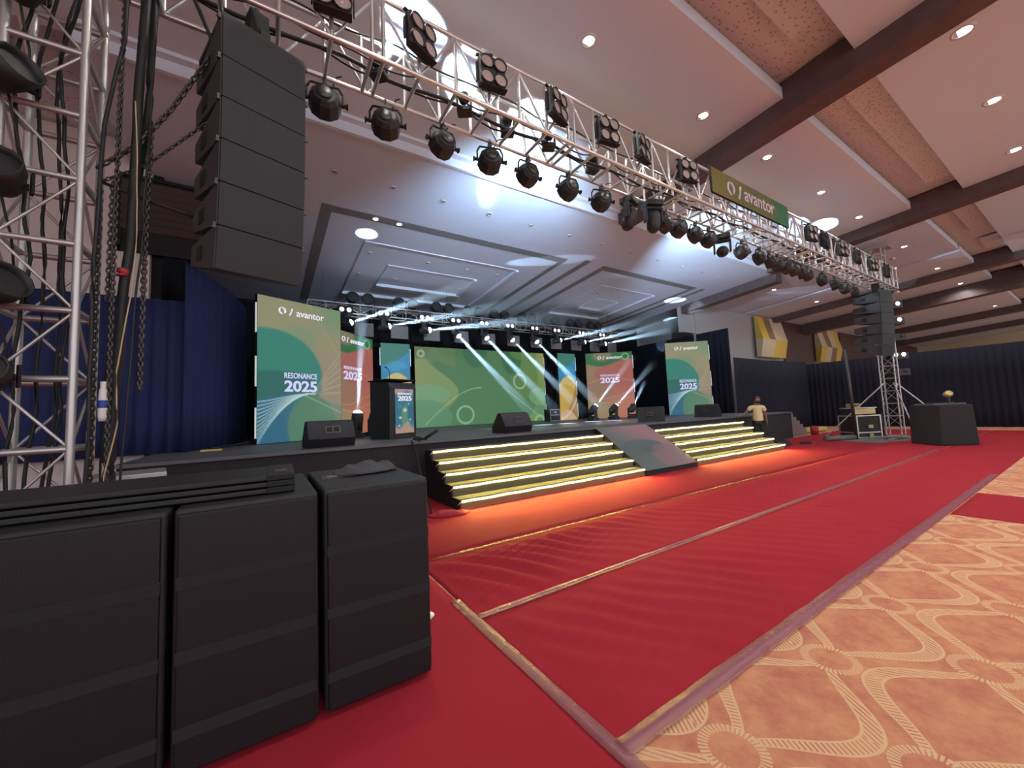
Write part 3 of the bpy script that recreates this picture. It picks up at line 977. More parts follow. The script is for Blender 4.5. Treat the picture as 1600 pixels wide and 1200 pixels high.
# ------------------------------------------------------------------ moving heads
def haze_mat(name, dens):
    """thin stage haze; it thins out along the shaft's own length"""
    m = bpy.data.materials.new(name)
    m.use_nodes = True
    nt = m.node_tree
    nt.nodes.remove(nt.nodes['Principled BSDF'])
    v = nt.nodes.new('ShaderNodeVolumeScatter')
    v.inputs['Anisotropy'].default_value = .2
    v.inputs['Color'].default_value = (.90, .96, 1, 1)
    tc = nt.nodes.new('ShaderNodeTexCoord')
    sp = nt.nodes.new('ShaderNodeSeparateXYZ')
    nt.links.new(tc.outputs['Object'], sp.inputs[0])
    nm = NM(nt)
    f = nm('MAXIMUM', nm('SUBTRACT', 1.0, sp.outputs['Z']), 0.0)
    nt.links.new(nm('MULTIPLY', nm('POWER', f, .9), dens), v.inputs['Density'])
    nt.links.new(v.outputs[0], nt.nodes['Material Output'].inputs['Volume'])
    return m
M['haze'] = haze_mat('haze', .22)
M['haze_thick'] = haze_mat('haze_thick', .55)

def moving_head(label, loc, target, hang, length, group, watt=HEAD_W, ang=3.4, beam=True, s=1.0, lens='lens_glow', blend=.3, haze='haze'):
    """hang: base on top and head below it; otherwise it stands on its base. loc = middle of the base plate."""
    loc, target = Vector(loc), Vector(target)
    k = -1 if hang else 1
    t = thing('moving_head', label, 'stage light', loc, 0, group)
    hz = k*.36*s
    d = (target-(loc+Vector((0, 0, hz)))).normalized()
    az = math.atan2(d.x, -d.y)
    R = Matrix.Rotation(az, 4, 'Z')
    b = obj('base', G().box((0, 0, k*.05*s), (.32*s, .26*s, .10*s), R), 'black', t, .01)
    g = G().box((0, 0, k*.13*s), (.34*s, .12*s, .05*s), R)
    for x in (-.155*s, .155*s):
        g.box((x, 0, k*.26*s), (.035*s, .12*s, .26*s), R)
    obj('yoke', g, 'black', t, .008)
    T = Matrix.Translation((0, 0, hz)) @ d.to_track_quat('Z', 'Y').to_matrix().to_4x4()
    obj('head', G().lathe([(0, -.19*s), (.08*s, -.18*s), (.115*s, -.10*s), (.125*s, .05*s), (.115*s, .16*s), (.10*s, .18*s), (.095*s, .165*s), (0, .16*s)], 14, T), 'black', t)
    ln = obj('lens', G().lathe([(0, .235*s), (.04*s, .230*s), (.075*s, .210*s), (.10*s, .175*s)], 14, T), lens, t)
    if beam:
        ld = bpy.data.lights.new('beam_lamp', 'SPOT')
        ld.energy = watt
        ld.spot_size = math.radians(ang*2)
        ld.spot_blend = blend
        ld.shadow_soft_size = .035
        ld.color = (.50, .76, 1.0)
        lo = bpy.data.objects.new('beam_lamp', ld)
        C.objects.link(lo)
        lo.parent = t
        q = d.to_track_quat('-Z', 'Y')
        lo.rotation_mode = 'QUATERNION'
        lo.rotation_quaternion = q
        lo.location = Vector((0, 0, hz))+d*.25*s
        a = loc+Vector((0, 0, hz))+d*.26*s
        L = length-.26*s
        g = G()
        rr = [.055+math.tan(math.radians(min(ang, 6)))*L*.92*q/6 for q in range(7)]
        g.lathe([(0, 0)]+[(rr[q], q/6) for q in range(7)]+[(0, 1)], 20)
        hb = obj('light_shaft', g, haze)
        hb.location = a
        hb.rotation_mode = 'QUATERNION'
        hb.rotation_quaternion = d.to_track_quat('Z', 'Y')
        hb.scale = (1, 1, L)
        tag(hb, 'pale hazy light shaft leaving the %s' % ' '.join(label.split()[:11]).rstrip(','), 'light beam', None, 'stuff')
    return t

BY, BZ = 13.3, 4.98
bx = [2.2, 3.42, 4.87, 6.09, 7.31, 8.52, 9.77, 10.99, 12.46, 13.8]
tg = [(6.21, 11, 6.03), (8.6, 11, 5.67), (7.98, 11, 4.8), (8.0, 10.6, ST), (8.9, 10.4, ST), (10.3, 10.6, ST), (11.0, 10.2, ST), (16.7, 11, 5.93), (16.65, 11, 5.52), (16.11, 11, 5.1)]
ln = [4.9, 6.3, 5.6, 4.55, 4.55, 4.5, 4.5, 6.0, 5.2, 3.6]
for i, x in enumerate(bx):
    moving_head('lit moving head hanging from the rear truss, %s from the left' % ORD[i], (x, BY, BZ+.03), tg[i], True, ln[i], 'rear truss moving heads', watt=HEAD_W*(1 if 2 < i < 7 else .8), haze='haze' if 2 < i < 7 else 'haze_thick')
for i, (x, y, tx, ty, tz, lb) in enumerate([(2.03, 10.75, 2.3, 10.6, 6.4, 'lit moving head on the stage floor left of the lectern'), (2.55, 11.2, 3.4, 10.4, 6.3, 'moving head on the stage floor half hidden by the lectern'), (11.3, 11.6, 13.66, 11.3, 3.83, 'lit floor moving head before the right red screen, leftmost of three'), (12.5, 11.6, 15.1, 11.3, 3.6, 'lit floor moving head before the right red screen, middle of three'), (13.7, 11.6, 16.6, 12.7, 3.5, 'lit floor moving head right of the red screen, rightmost of three')]):
    moving_head(lb, (x, y, ST), (tx, ty, tz), False, 3.3 if i < 4 else 2.4, 'floor moving heads', beam=(i != 1), lens='lens_dark' if i == 1 else 'lens_glow', watt=HEAD_W*.7, s=1.2)

# ------------------------------------------------------------------ trusses
def truss(label, x0, x1, y0, y1, z0, z1, pitch, r, rb, joint=6, m='alu'):
    t = thing('lighting_truss', label, 'truss', ((x0+x1)/2, (y0+y1)/2, z0))
    ox, oy = (x0+x1)/2, (y0+y1)/2
    P = lambda x, y, z: (x-ox, y-oy, z-z0)
    for y in (y0, y1):
        for z in (z0, z1):
            bar('chord', P(x0, y, z), P(x1, y, z), r, m, t, 12)
    n = int((x1-x0)/pitch)
    for k in range(n+1):
        x = x0+(x1-x0)*k/n
        xs = [x-.06, x+.06] if (joint and k % joint == 0 and 0 < k < n) else [x]
        for xx in xs:
            bar('brace', P(xx, y0, z0), P(xx, y0, z1), rb, m, t)
            bar('brace', P(xx, y1, z0), P(xx, y1, z1), rb, m, t)
            bar('brace', P(xx, y0, z0), P(xx, y1, z0), rb, m, t)
        if k < n:
            xn = x0+(x1-x0)*(k+1)/n
            a, b = (z0, z1) if k % 2 else (z1, z0)
            bar('brace', P(x, y0, a), P(xn, y0, b), rb*.75, m, t)
            bar('brace', P(x, y1, b), P(xn, y1, a), rb*.75, m, t)
    return t
TY0, TY1, TZ0, TZ1 = 4.0, 4.55, 5.45, 6.17
truss('long silver box truss spanning the hall before the stage', -1.75, 19.5, TY0, TY1, TZ0, TZ1, .46, .026, .022)
rt_ = truss('dark rear truss carrying lights above the stage screens', 1.1, 15.0, 13.3, 13.7, 5.02, 5.34, .5, .02, .012, 0, 'alu_dull')
for x in (-6.5, -2.2, 2.2, 6.5):
    bar('hanging_wire', (x, 0, .30), (x, 0, 1.36), .006, 'steel', rt_)
    bar('hanging_clamp', (x, -.21, .32), (x, .21, .32), .02, 'steel', rt_)

# cables tied along the main truss
for k, (y, z, r, amp, lb) in enumerate([(4.28, 5.53, .022, .02, 'thick black cable loom lying inside the main truss'), (4.36, 5.56, .012, .06, 'thin black cable sagging inside the main truss, rear one'), (4.15, 5.55, .010, .07, 'thin black cable sagging inside the main truss, front one'), (4.42, 6.08, .012, .03, 'black cable clipped under the top rear chord of the main truss')]):
    pts = [(-.6+19.6*i/120, y+.03*math.sin(i*.7+k), z+amp*math.sin(i*.9+k*2)*math.sin(i*.21+k)) for i in range(121)]
    tag(obj('cable', G().tube(pts, r, 6), 'rubber'), lb, 'cable', 'truss cables')

def blinder():
    t = thing('blinder_light', 'x', 'stage light')
    obj('housing', G().box((0, .04, 0), (.36, .10, .40)).box((0, .10, 0), (.26, .06, .30)), 'black', t, .02)
    for x in (-.09, .09):
        for z in (-.1, .1):
            T = Matrix.Translation((x, -.01, z)) @ Matrix.Rotation(PI/2, 4, 'X')
            lp = obj('lamp_cup', G().lathe([(.088, -.03), (.092, .03), (.085, .035), (.074, .01)], 16, T), 'black', t)
            obj('lens', G().lathe([(0, .004), (.03, .016), (.045, .010), (.076, .014)], 16, T), 'lens_off', lp)
    g = G()
    for s in (-1, 1): g.box((s*.195, .07, .0), (.012, .04, .26))
    g.box((0, .07, .23), (.40, .04, .014)).box((0, .07, .26), (.05, .05, .07))
    obj('yoke', g, 'black_matte', t)
    obj('glare_flag', G().box((0, .0, -.215), (.34, .09, .012)), 'black_matte', t)
    return t
b0 = None
for i, (x, rz) in enumerate([(.56, -8), (1.49, 22), (2.41, -6), (3.47, 17), (4.47, -8), (5.29, 14), (6.54, -14), (11.9, -10), (12.75, 10), (14.0, -12), (15.2, 10), (16.6, -12), (18.0, 10)]):
    lb = 'four lamp blinder on the front of the main truss, %s from the left' % ORD[i]
    loc, rz = (x, 3.88, 5.83), math.radians(rz)
    if b0 is None:
        b0 = blinder(); b0.location = loc; b0.rotation_euler = (0, 0, rz); b0['label'] = lb; b0['group'] = 'truss blinders'
    else:
        copy_tree(b0, loc, rz, lb, 'truss blinders')

def par_can():
    t = thing('par_can', 'x', 'stage light')
    tilt = Matrix.Translation((0, 0, -.22)) @ Matrix.Rotation(math.radians(80), 4, 'X')
    obj('body', G().lathe([(0, .09), (.10, .09), (.13, .05), (.14, .0), (.14, -.085), (.13, -.09), (.12, -.06)], 10, tilt, False), 'black', t)
    obj('lens', G().lathe([(0, -.065), (.12, -.06)], 16, tilt), 'lens_dark', t)
    obj('rear_cap', G().lathe([(0, .108), (.06, .106), (.062, .098)], 14, tilt), 'steel', t)
    g = G()
    pts = [(-.152, 0, -.24), (-.152, 0, -.12), (-.12, 0, -.06), (.12, 0, -.06), (.152, 0, -.12), (.152, 0, -.24)]
    for a, b in zip(pts[:-1], pts[1:]): g.cyl(a, b, .010, n=6)
    obj('yoke', g, 'black_matte', t)
    for s in (-1, 1):
        obj('knob', G().cyl((s*.14, 0, -.22), (s*.185, 0, -.22), .018, n=8).cyl((s*.185, 0, -.22), (s*.2, 0, -.22), .028, n=8), 'black_matte', t)
    obj('clamp', G().box((0, 0, -.035), (.04, .05, .06)).torus(.032, .008, 12, 5, Matrix.Translation((0, 0, 0)) @ Matrix.Rotation(PI/2, 4, 'Y')), 'steel', t)
    obj('power_lead', G().tube([(0, .05, -.2), (.03, .12, -.12), (.06, .08, -.02), (.1, .0, .05), (.14, -.05, .03)], .007, 5), 'rubber', t)
    return t
p0 = None
pars = [.56, 1.24, 1.99, 2.71, 3.38, 4.19, 4.94, 6.72, 7.17, 7.74, 8.24, 9.65, 10.49, 11.0, 11.45, 12.0, 12.4, 12.9, 13.3, 14.35, 15.3, 16.2, 17.0]
for i, x in enumerate(pars):
    lb = 'black par can under the rear edge of the main truss, %s from the left' % ORD[i]
    loc, rz = (x, TY1, TZ0-.02), random.uniform(-.35, .35)
    if p0 is None:
        p0 = par_can(); p0.scale = (1.22, 1.22, 1.22); p0.location = loc; p0.rotation_euler = (0, 0, rz); p0['label'] = lb; p0['group'] = 'truss par cans'
    else:
        copy_tree(p0, loc, rz, lb, 'truss par cans')
# moving heads of the main truss
moving_head('unlit boxy moving head under the main truss, left of a pair', (5.72, 4.6, 5.42), (5.2, 6.2, 2.0), True, 1, 'main truss moving heads', beam=False, s=1.0, lens='lens_dark')
moving_head('unlit boxy moving head under the main truss, right of a pair', (6.2, 4.45, 5.42), (6.4, 4.9, 2.0), True, 1, 'main truss moving heads', beam=False, s=1.0, lens='lens_dark')
moving_head('large moving head below the company banner lighting the stage ceiling', (8.85, 4.6, 5.40), (13.0, 7.3, 6.75), True, 1.2, 'main truss moving heads', watt=SPOT_W*.9, ang=30, s=1.05, blend=1.0)
for i, (x, tx, ty) in enumerate([(1.1, 1.75, 5.0), (2.2, 2.85, 5.3), (3.6, 4.3, 5.7), (13.6, 15.2, 4.7), (12.3, 14.3, 5.2)]):
    moving_head('small moving head inside the main truss lighting the ceiling, %s from left' % ORD[i if i < 3 else 7-i], (x, 4.3, 5.49), (tx, ty, zc(ty)), False, .5, 'uplight heads', watt=SPOT_W, ang=16 if i < 3 else 11, s=.6, beam=True)
moving_head('moving head inside the main truss lighting the stage ceiling edge', (2.9, 4.35, 5.49), (4.3, 7.35, 6.75), False, .5, 'uplight heads', watt=SPOT_W*.7, ang=4.5, s=.6)
moving_head('wash head inside the main truss flooding the stage ceiling', (4.6, 4.4, 5.49), (5.6, 9.6, 6.6), False, .3, 'uplight heads', watt=SPOT_W*.55, ang=48, s=.6, blend=1.0)

# rear truss extras: round lamps on top, twin blinders, grey cards
r0 = None
rx = [2.45, 2.95, 4.0, 4.5, 5.4, 5.9, 6.7, 7.2, 7.9, 8.4, 9.3, 9.8, 10.6, 11.1, 12.0, 12.5, 13.3, 13.8]
for i, x in enumerate(rx):
    lb = 'round black lamp standing on the rear truss, %s from the left' % ORD[i]
    loc = (x, 13.5, 5.36)
    if r0 is None:
        r0 = thing('round_lamp', lb, 'stage light', loc, 0, 'rear truss round lamps')
        T = Matrix.Translation((0, 0, .24)) @ Matrix.Rotation(math.radians(75), 4, 'X')
        obj('body', G().lathe([(0, -.2), (.12, -.18), (.18, -.05), (.2, .1), (.19, .12), (.16, .08)], 16, T), 'black_matte', r0)
        obj('lens', G().lathe([(0, .09), (.17, .085)], 16, T), 'lens_dark', r0)
        obj('bracket', G().box((-.21, 0, .14), (.02, .06, .26)).box((.21, 0, .14), (.02, .06, .26)).box((0, 0, .01), (.44, .08, .02)), 'black_matte', r0)
    else:
        copy_tree(r0, loc, 0, lb)
e0 = None
for i, x in enumerate(bx):
    lb = 'twin lamp with two white bulbs on the rear truss, %s from the left' % ORD[i]
    loc = (x-.02, 13.205, 5.11)
    if e0 is None:
        e0 = thing('twin_lamp', lb, 'stage light', loc, 0, 'rear truss twin lamps')
        obj('housing', G().box((0, .04, 0), (.46, .08, .24)), 'black_matte', e0, .01)
        for sx in (-.11, .11):
            T = Matrix.Translation((sx, 0, 0)) @ Matrix.Rotation(PI/2, 4, 'X')
            obj('bulb', G().lathe([(0, .03), (.05, .025), (.075, 0)], 12, T), 'lens_small', e0)
    else:
        copy_tree(e0, loc, 0, lb)
for i in range(11):
    x = 2.85+1.22*i-(.1 if i > 6 else 0)
    t = thing('hanging_card', 'grey rectangular cover hanging under the rear truss, %s from the left' % ORD[i], 'cover', (x, 13.7, 4.35), 0, 'rear truss covers')
    obj('sheet', G().box((0, 0, .25), (.62, .02, .46)), 'card', t)
    for sx in (-.25, .25):
        obj('tie', G().cyl((sx, 0, .48), (sx, 0, .69), .008), 'black_matte', t)

# hanging banner on the main truss
t = thing('hanging_banner', 'olive and green banner with the company name on the main truss', 'banner', (9.05, 3.93, 5.72))
obj('board', G().box((0, .03, .25), (3.3, .04, .52)), 'black_matte', t)
obj('print', face_mesh('print', art_banner, -1.65, 1.65, .005, -.01, .51, 80, 16, 'print'), None, t)
emblem(t, -.95, 0, .24, .30, 'letter_grey')
text_part('lettering', 'avantor', 'letter_grey', t, .25, 0, .12, 1.35, .26, .012)

# ------------------------------------------------------------------ line arrays
def line_array(label, hinge, toe, n=6, w=.70, h=.372):
    t = thing('line_array', label, 'speaker', (hinge[0], hinge[1], hinge[2]), toe)
    # local: x along the width, -y out of the grille; the hinge is the top front edge
    obj('flying_frame', G().box((0, .38, .03), (w*.98, .74, .05)).box((0, .32, .09), (.08, .6, .08)), 'black', t)
    obj('hoist', G().box((0, .25, .28), (.16, .16, .30)).cyl((0, .25, .42), (0, .25, .52), .02), 'black_matte', t)
    y, z, ang = 0.0, 0.0, 0.0
    for k in range(n):
        ang = math.radians((0, 1, 2, 3.5, 6, 9.5)[k])
        T = Matrix.Translation((0, y, z)) @ Matrix.Rotation(ang, 4, 'X')
        bx_ = obj('cabinet', G(), 'array', t)
        g = G()
        prof = [(0, -.004), (0, -h+.004), (.14, -h+.012), (.80, -h+.10), (.80, -.08), (.14, -.012)]
        g.prism(prof, -w/2, w/2, 'x')
        me = mesh_of('cabinet', g, 'array')
        bx_.data = me
        bx_.matrix_local = T
        bv = bx_.modifiers.new('b', 'BEVEL'); bv.width = .008; bv.segments = 2; bv.limit_method = 'ANGLE'
        obj('grille', G().box((0, -.008, -h/2), (w-.02, .016, h-.006)), 'grille_dark', bx_, .004)
        for s in (-1, 1):
            obj('handle', G().box((s*(w/2+.002), .48, -h/2), (.01, .16, .13)), 'black_matte', bx_, .004)
            obj('rigging_pin', G().box((s*(w/2+.008), .02, -.004), (.02, .03, .05)).cyl((s*(w/2), .02, -.02), (s*(w/2+.03), .02, -.02), .008), 'steel', bx_)
        y += h*math.sin(ang); z -= h*math.cos(ang)
    return t
line_array('large black line array of six cabinets hanging at the left', (0.0, 4.0, 5.10), math.radians(18.5))
line_array('distant black line array hanging before the far tower', (18.0, 4.02, 5.15), math.radians(-14))

# ------------------------------------------------------------------ towers
def tower(name, label, x0, x1, y0, y1, z1, pitch, r, rb, m='alu_dull', zb=.12, dg=.5):
    cx, cy = (x0+x1)/2, (y0+y1)/2
    t = thing(name, label, 'truss tower', (cx, cy, .012))
    P = lambda x, y, z: (x-cx, y-cy, z)
    cs = [(x0, y0), (x1, y0), (x1, y1), (x0, y1)]
    for x, y in cs:
        bar('post', P(x, y, zb), P(x, y, z1), r, m, t, 12)
        ft = obj('sleeve', G().cyl(P(x, y, zb), P(x, y, zb+.12), r*1.25, n=12), m, t)
    n = int((z1-zb-.1)/pitch)
    for k in range(n+1):
        z = zb+.25+pitch*k
        if z > z1-.02: break
        for i in range(4):
            a, b = cs[i], cs[(i+1) % 4]
            bar('rung', P(*a, z), P(*b, z), rb, m, t)
            if z+pitch < z1:
                if (k+i) % 2: bar('brace', P(*a, z), P(*b, z+pitch), rb*dg, m, t)
                else: bar('brace', P(*b, z), P(*a, z+pitch), rb*dg, m, t)
    obj('base_plate', G().box((0, 0, .02), (x1-x0+.9, .12, .04)).box((0, 0, .06), (.12, y1-y0+.9, .04)).box((0, 0, .1), (x1-x0+.1, y1-y0+.1, .04)), 'alu_dull', t)
    return t
tl = tower('truss_tower', 'silver square truss tower at the left edge with chains beside it', -1.64, -1.22, 4.2, 4.6, 7.0, .52, .027, .024, dg=.45)
tr = tower('truss_tower', 'distant silver truss tower standing on the red carpet', 18.85, 19.27, 4.2, 4.6, 6.95, .45, .022, .013, 'alu_dull')
for a, b in (((-.25, .1, 2.0), (-.9, 1.75, .1)), ((.25, -.1, 2.0), (.9, -1.5, .1)), ((-.25, -.15, 2.0), (-1.6, -.9, .1))):
    bar('outrigger', a, b, .022, 'alu', tr)
obj('top_sleeve', G().box((0, -.05, 6.95), (.6, .75, .06)).cyl((-.3, .2, 6.5), (-.3, .2, 6.95), .03).cyl((.3, .2, 6.5), (.3, .2, 6.95), .03), 'alu', tr)
for k in range(4):
    obj('roller', G().cyl((.34, -.45, 5.3+.42*k), (.34, -.3, 5.3+.42*k), .05, n=10), 'alu', tr)
# lamps clamped up the left tower
for i, (z, dx) in enumerate([(1.95, 0), (2.55, .02), (3.35, .02), (4.1, .03), (4.85, .06), (5.55, .0)]):
    t = thing('tower_lamp', 'black lamp clamped to the left tower, %s from the bottom' % ORD[i], 'stage light', (-1.60+dx, 4.06, z), math.radians(30), 'left tower lamps')
    T = Matrix.Translation((0, -.06, 0)) @ Matrix.Rotation(math.radians(70), 4, 'X') @ Matrix.Rotation(math.radians(20*((i % 2)*2-1)), 4, 'Y')
    obj('body', G().lathe([(0, -.17), (.06, -.17), (.10, -.10), (.13, .02), (.13, .13), (.12, .13), (.11, .08)], 14, T), 'black', t)
    obj('lens', G().lathe([(0, .085), (.115, .08)], 14, T), 'lens_dark', t)
    obj('bracket', G().box((-.15, -.04, .0), (.015, .05, .16)).box((.15, -.04, 0), (.015, .05, .16)).box((0, .04, 0), (.3, .015, .05)), 'black_matte', t)
    obj('lead', G().tube([(.02, .05, -.05), (.06, .12, -.2), (.1, .16, -.35), (.13, .2, -.6)], .008, 5), 'rubber', t)
# lamps beside the right tower
for i, (z) in enumerate((4.9, 4.3, 3.7, 3.0, 2.4)):
    t = thing('tower_lamp', 'black twin lamp on the far tower, %s from the top' % ORD[i], 'stage light', (19.75, 4.3, z), math.radians(-40), 'far tower lamps')
    obj('housing', G().box((0, 0, 0), (.6, .3, .26)), 'black', t, .02)
    for s in (-.13, .13):
        obj('bulb', G().lathe([(0, .03), (.06, .02), (.08, 0)], 12, Matrix.Translation((s, -.15, .05)) @ Matrix.Rotation(PI/2, 4, 'X')), 'lens_small' if i in (0, 1, 3) else 'lens_dark', t)
    obj('arm', G().box((-.4, 0, 0), (.3, .04, .04)), 'steel', t)

# cables and chains between the tower and the left array
def hang_cable(label, pts, r, m='rubber', n=7, seg=40, wob=.012):
    pts = [Vector(p) for p in pts]
    out = []
    for a, b in zip(pts[:-1], pts[1:]):
        k = max(3, int((b-a).length/.12))
        for i in range(k):
            q = a.lerp(b, i/k)
            out.append(q+Vector((noise.noise(q*2.1)*wob, noise.noise(q*1.7+Vector((5, 0, 0)))*wob, 0)))
    out.append(pts[-1])
    return tag(obj('cable', G().tube(out, r, n), m), label, 'cable')
hang_cable('thick black cable loom hanging beside the left tower', [(-.90, 4.3, 6.2), (-.90, 4.3, 5.2), (-.93, 4.3, 4.3), (-.94, 4.3, 3.4), (-1.0, 4.32, 2.4), (-1.05, 4.34, 1.3), (-1.05, 4.34, .3)], .034)
hang_cable('second black cable bundle behind the thick loom', [(-.86, 4.45, 6.2), (-.88, 4.42, 4.5), (-.98, 4.42, 3.2), (-1.04, 4.42, 1.8), (-1.06, 4.42, .1)], .028)
hang_cable('thin black cable nearest the tower post', [(-.96, 4.2, 6.2), (-1.0, 4.2, 4.8), (-1.1, 4.2, 4.0), (-1.13, 4.2, 2.9), (-1.13, 4.2, .1)], .014)
hang_cable('thin black cable looping right of the thick loom', [(-.82, 4.26, 6.0), (-.84, 4.26, 4.2), (-.88, 4.26, 3.0), (-.95, 4.26, 1.4), (-.98, 4.26, .1)], .008)
hang_cable('thin black cable in front of the blue curtain', [(-1.05, 4.5, 6.0), (-1.08, 4.5, 4.2), (-1.12, 4.5, 2.2), (-1.14, 4.5, .1)], .008)
hang_cable('thin cream cable hanging in front of the blue curtain', [(-.91, 4.15, 4.25), (-.88, 4.15, 3.4), (-.90, 4.15, 2.6), (-.97, 4.15, 2.0), (-.96, 4.15, 1.6), (-1.02, 4.15, 1.2), (-1.02, 4.15, .05)], .005, 'cream_cable')
for i, (x, y) in enumerate([(-1.56, 4.3), (-1.50, 4.42), (-1.43, 4.5), (-1.36, 4.36)]):
    hang_cable('black lamp cable hanging inside the left tower, %s from the left' % ORD[i], [(x, y, 6.8), (x+.05, y+.03, 5.4), (x-.03, y-.04, 4.2), (x+.04, y, 3.0), (x, y+.02, 1.6), (x, y, .2)], .012, wob=.06)
hang_cable('red tape bands round the thick cable loom', [(-.985, 4.29, 2.86), (-.985, 4.29, 2.84), (-.985, 4.29, 2.80)], .040, 'red_pl')
bpy.data.objects['cable' + ('.%03d' % (len([o for o in bpy.data.objects if o.name.startswith('cable')])-1))]['category'] = 'tape'

def chain(label, pts, link=.045, r=.006):
    pts = [Vector(p) for p in pts]
    g = G()
    k = 0
    for a, b in zip(pts[:-1], pts[1:]):
        n = max(1, int((b-a).length/(link*.78)))
        q = (b-a).to_track_quat('X', 'Z').to_matrix().to_4x4()
        for i in range(n):
            p = a.lerp(b, (i+.5)/n)
            T = Matrix.Translation(p) @ q @ Matrix.Rotation(PI/2*(k % 2), 4, 'X')
            g.torus(link*.5, r, 8, 4, T, 1.0, .55)
            k += 1
    return tag(obj('chain', g, 'steel'), label, 'chain')
chain('heavy chain slung from the tower to the left line array', [(-1.18, 4.38, 3.72), (-.92, 4.32, 3.98), (-.70, 4.26, 4.35), (-.42, 4.2, 4.95)], .06, .011)
chain('second thinner chain slanting up to the line array', [(-1.16, 4.40, 3.62), (-.9, 4.36, 3.8), (-.45, 4.3, 4.35)], .045, .007)
chain('long chain hanging straight down right of the cable loom', [(-.84, 4.3, 4.2), (-.86, 4.3, 3.0), (-.87, 4.3, 1.86)], .05, .010)
chain('thin chain dangling from the tower clamp', [(-1.08, 4.36, 3.62), (-1.09, 4.36, 2.6)], .05, .007)
chain('chain hanging along the tower behind the power plug', [(-1.17, 4.42, 3.6), (-1.17, 4.42, 1.0)], .05, .009)
chain('loose chain hanging in front of the cables down to the floor', [(-.99, 4.22, 6.2), (-1.02, 4.22, 4.2), (-1.03, 4.22, 2.2), (-1.03, 4.22, .1)], .045, .008)
hang_cable('black strap from the line array up to the truss', [(-.62, 4.2, 5.6), (-.40, 4.2, 5.02)], .018)
hang_cable('black tie line from the tower to the line array', [(-1.15, 4.36, 3.6), (-.85, 4.34, 3.5), (-.55, 4.32, 3.43)], .014)
t = thing('power_plug', 'white and blue power connector hanging beside the tower', 'plug', (-1.06, 4.22, 1.62))
t.scale = (.78, .78, .78)
obj('lower_body', G().lathe([(0, 0), (.028, .0), (.036, .05), (.036, .13)], 12), 'white_pl', t)
obj('collar', G().lathe([(.038, .13), (.040, .14), (.040, .20), (.036, .205)], 12), 'blue_pl', t)
obj('upper_body', G().lathe([(.034, .205), (.032, .30), (.022, .33), (.024, .39), (.0, .395)], 12), 'white_pl', t)

# small silver rack behind the subwoofers
t = thing('amplifier_rack', 'small silver equipment rack behind the subwoofers', 'rack', (-1.05, 4.95, 0), math.radians(10))
obj('body', G().box((0, 0, .58), (.5, .5, 1.14)), 'alu_dull', t, .01)
for k in range(4):
    f = obj('front_panel', G().box((0, -.256, .25+.24*k), (.46, .012, .2)), 'alu', t)
    obj('knob', G().cyl((-.12, -.262, .25+.24*k), (-.12, -.285, .25+.24*k), .02).cyl((.1, -.262, .25+.24*k), (.1, -.285, .25+.24*k), .02), 'black_matte', f)

# ------------------------------------------------------------------ subwoofers in the foreground
def sub():
    t = thing('subwoofer', 'x', 'speaker')
    obj('cabinet', G().box((0, .52, .59), (.59, .94, 1.14)), 'cabinet', t, .018, 3)
    obj('grille', G().box((0, .035, .585), (.555, .03, 1.11)), 'grille', t, .008)
    for z in (.2, .52, .84):
        obj('cross_bar', G().box((0, .021, z), (.56, .008, .055)), 'black_matte', t)
    for s in (-1, 1):
        hp = obj('handle_plate', G().box((s*.297, .55, .85), (.008, .22, .14)), 'black_matte', t, .003)
        for yy in (.15, .9):
            obj('foot', G().cyl((s*.2, yy, 0), (s*.2, yy, .024), .03), 'black_matte', t)
    cup = obj('top_handle', G().box((-.15, .55, 1.162), (.2, .1, .006)), 'steel', t)
    obj('handle_bar', G().box((-.15, .53, 1.168), (.14, .03, .01)), 'grey_cover', cup)
    return t
s0 = sub()
s0.location = (.56, 2.31, 0.012)
s0['label'] = 'black subwoofer nearest the red aisle with a dark cloth on top'
s0['group'] = 'foreground subwoofers'
copy_tree(s0, (-.055, 2.30, .012), 0, 'middle black subwoofer under the right end of the flat boards', 'foreground subwoofers')
copy_tree(s0, (-.665, 2.29, .012), 0, 'black subwoofer at the left edge of the picture under the boards', 'foreground subwoofers')
copy_tree(s0, (-1.275, 2.29, .012), 0, 'outermost black subwoofer beyond the left picture edge', 'foreground subwoofers')
# flat boards on the subwoofers
for k in range(3):
    t = thing('flat_board', 'long black flat board lying on the subwoofers, %s of the stack' % ('bottom', 'middle', 'top')[k], 'board', (-.52, 2.75, 1.178+.033*k), math.radians(-1.5), 'black boards on the subwoofers')
    obj('plank', G().box((0, 0, .013), (1.32, .55, .026)), 'cabinet', t, .006)
    obj('end_cap', G().box((.60, 0, .0145), (.13, .56, .029)), 'black_matte', t, .004)
    if k == 2: obj('latch', G().box((.6, -.1, .032), (.06, .02, .01)), 'steel', t)
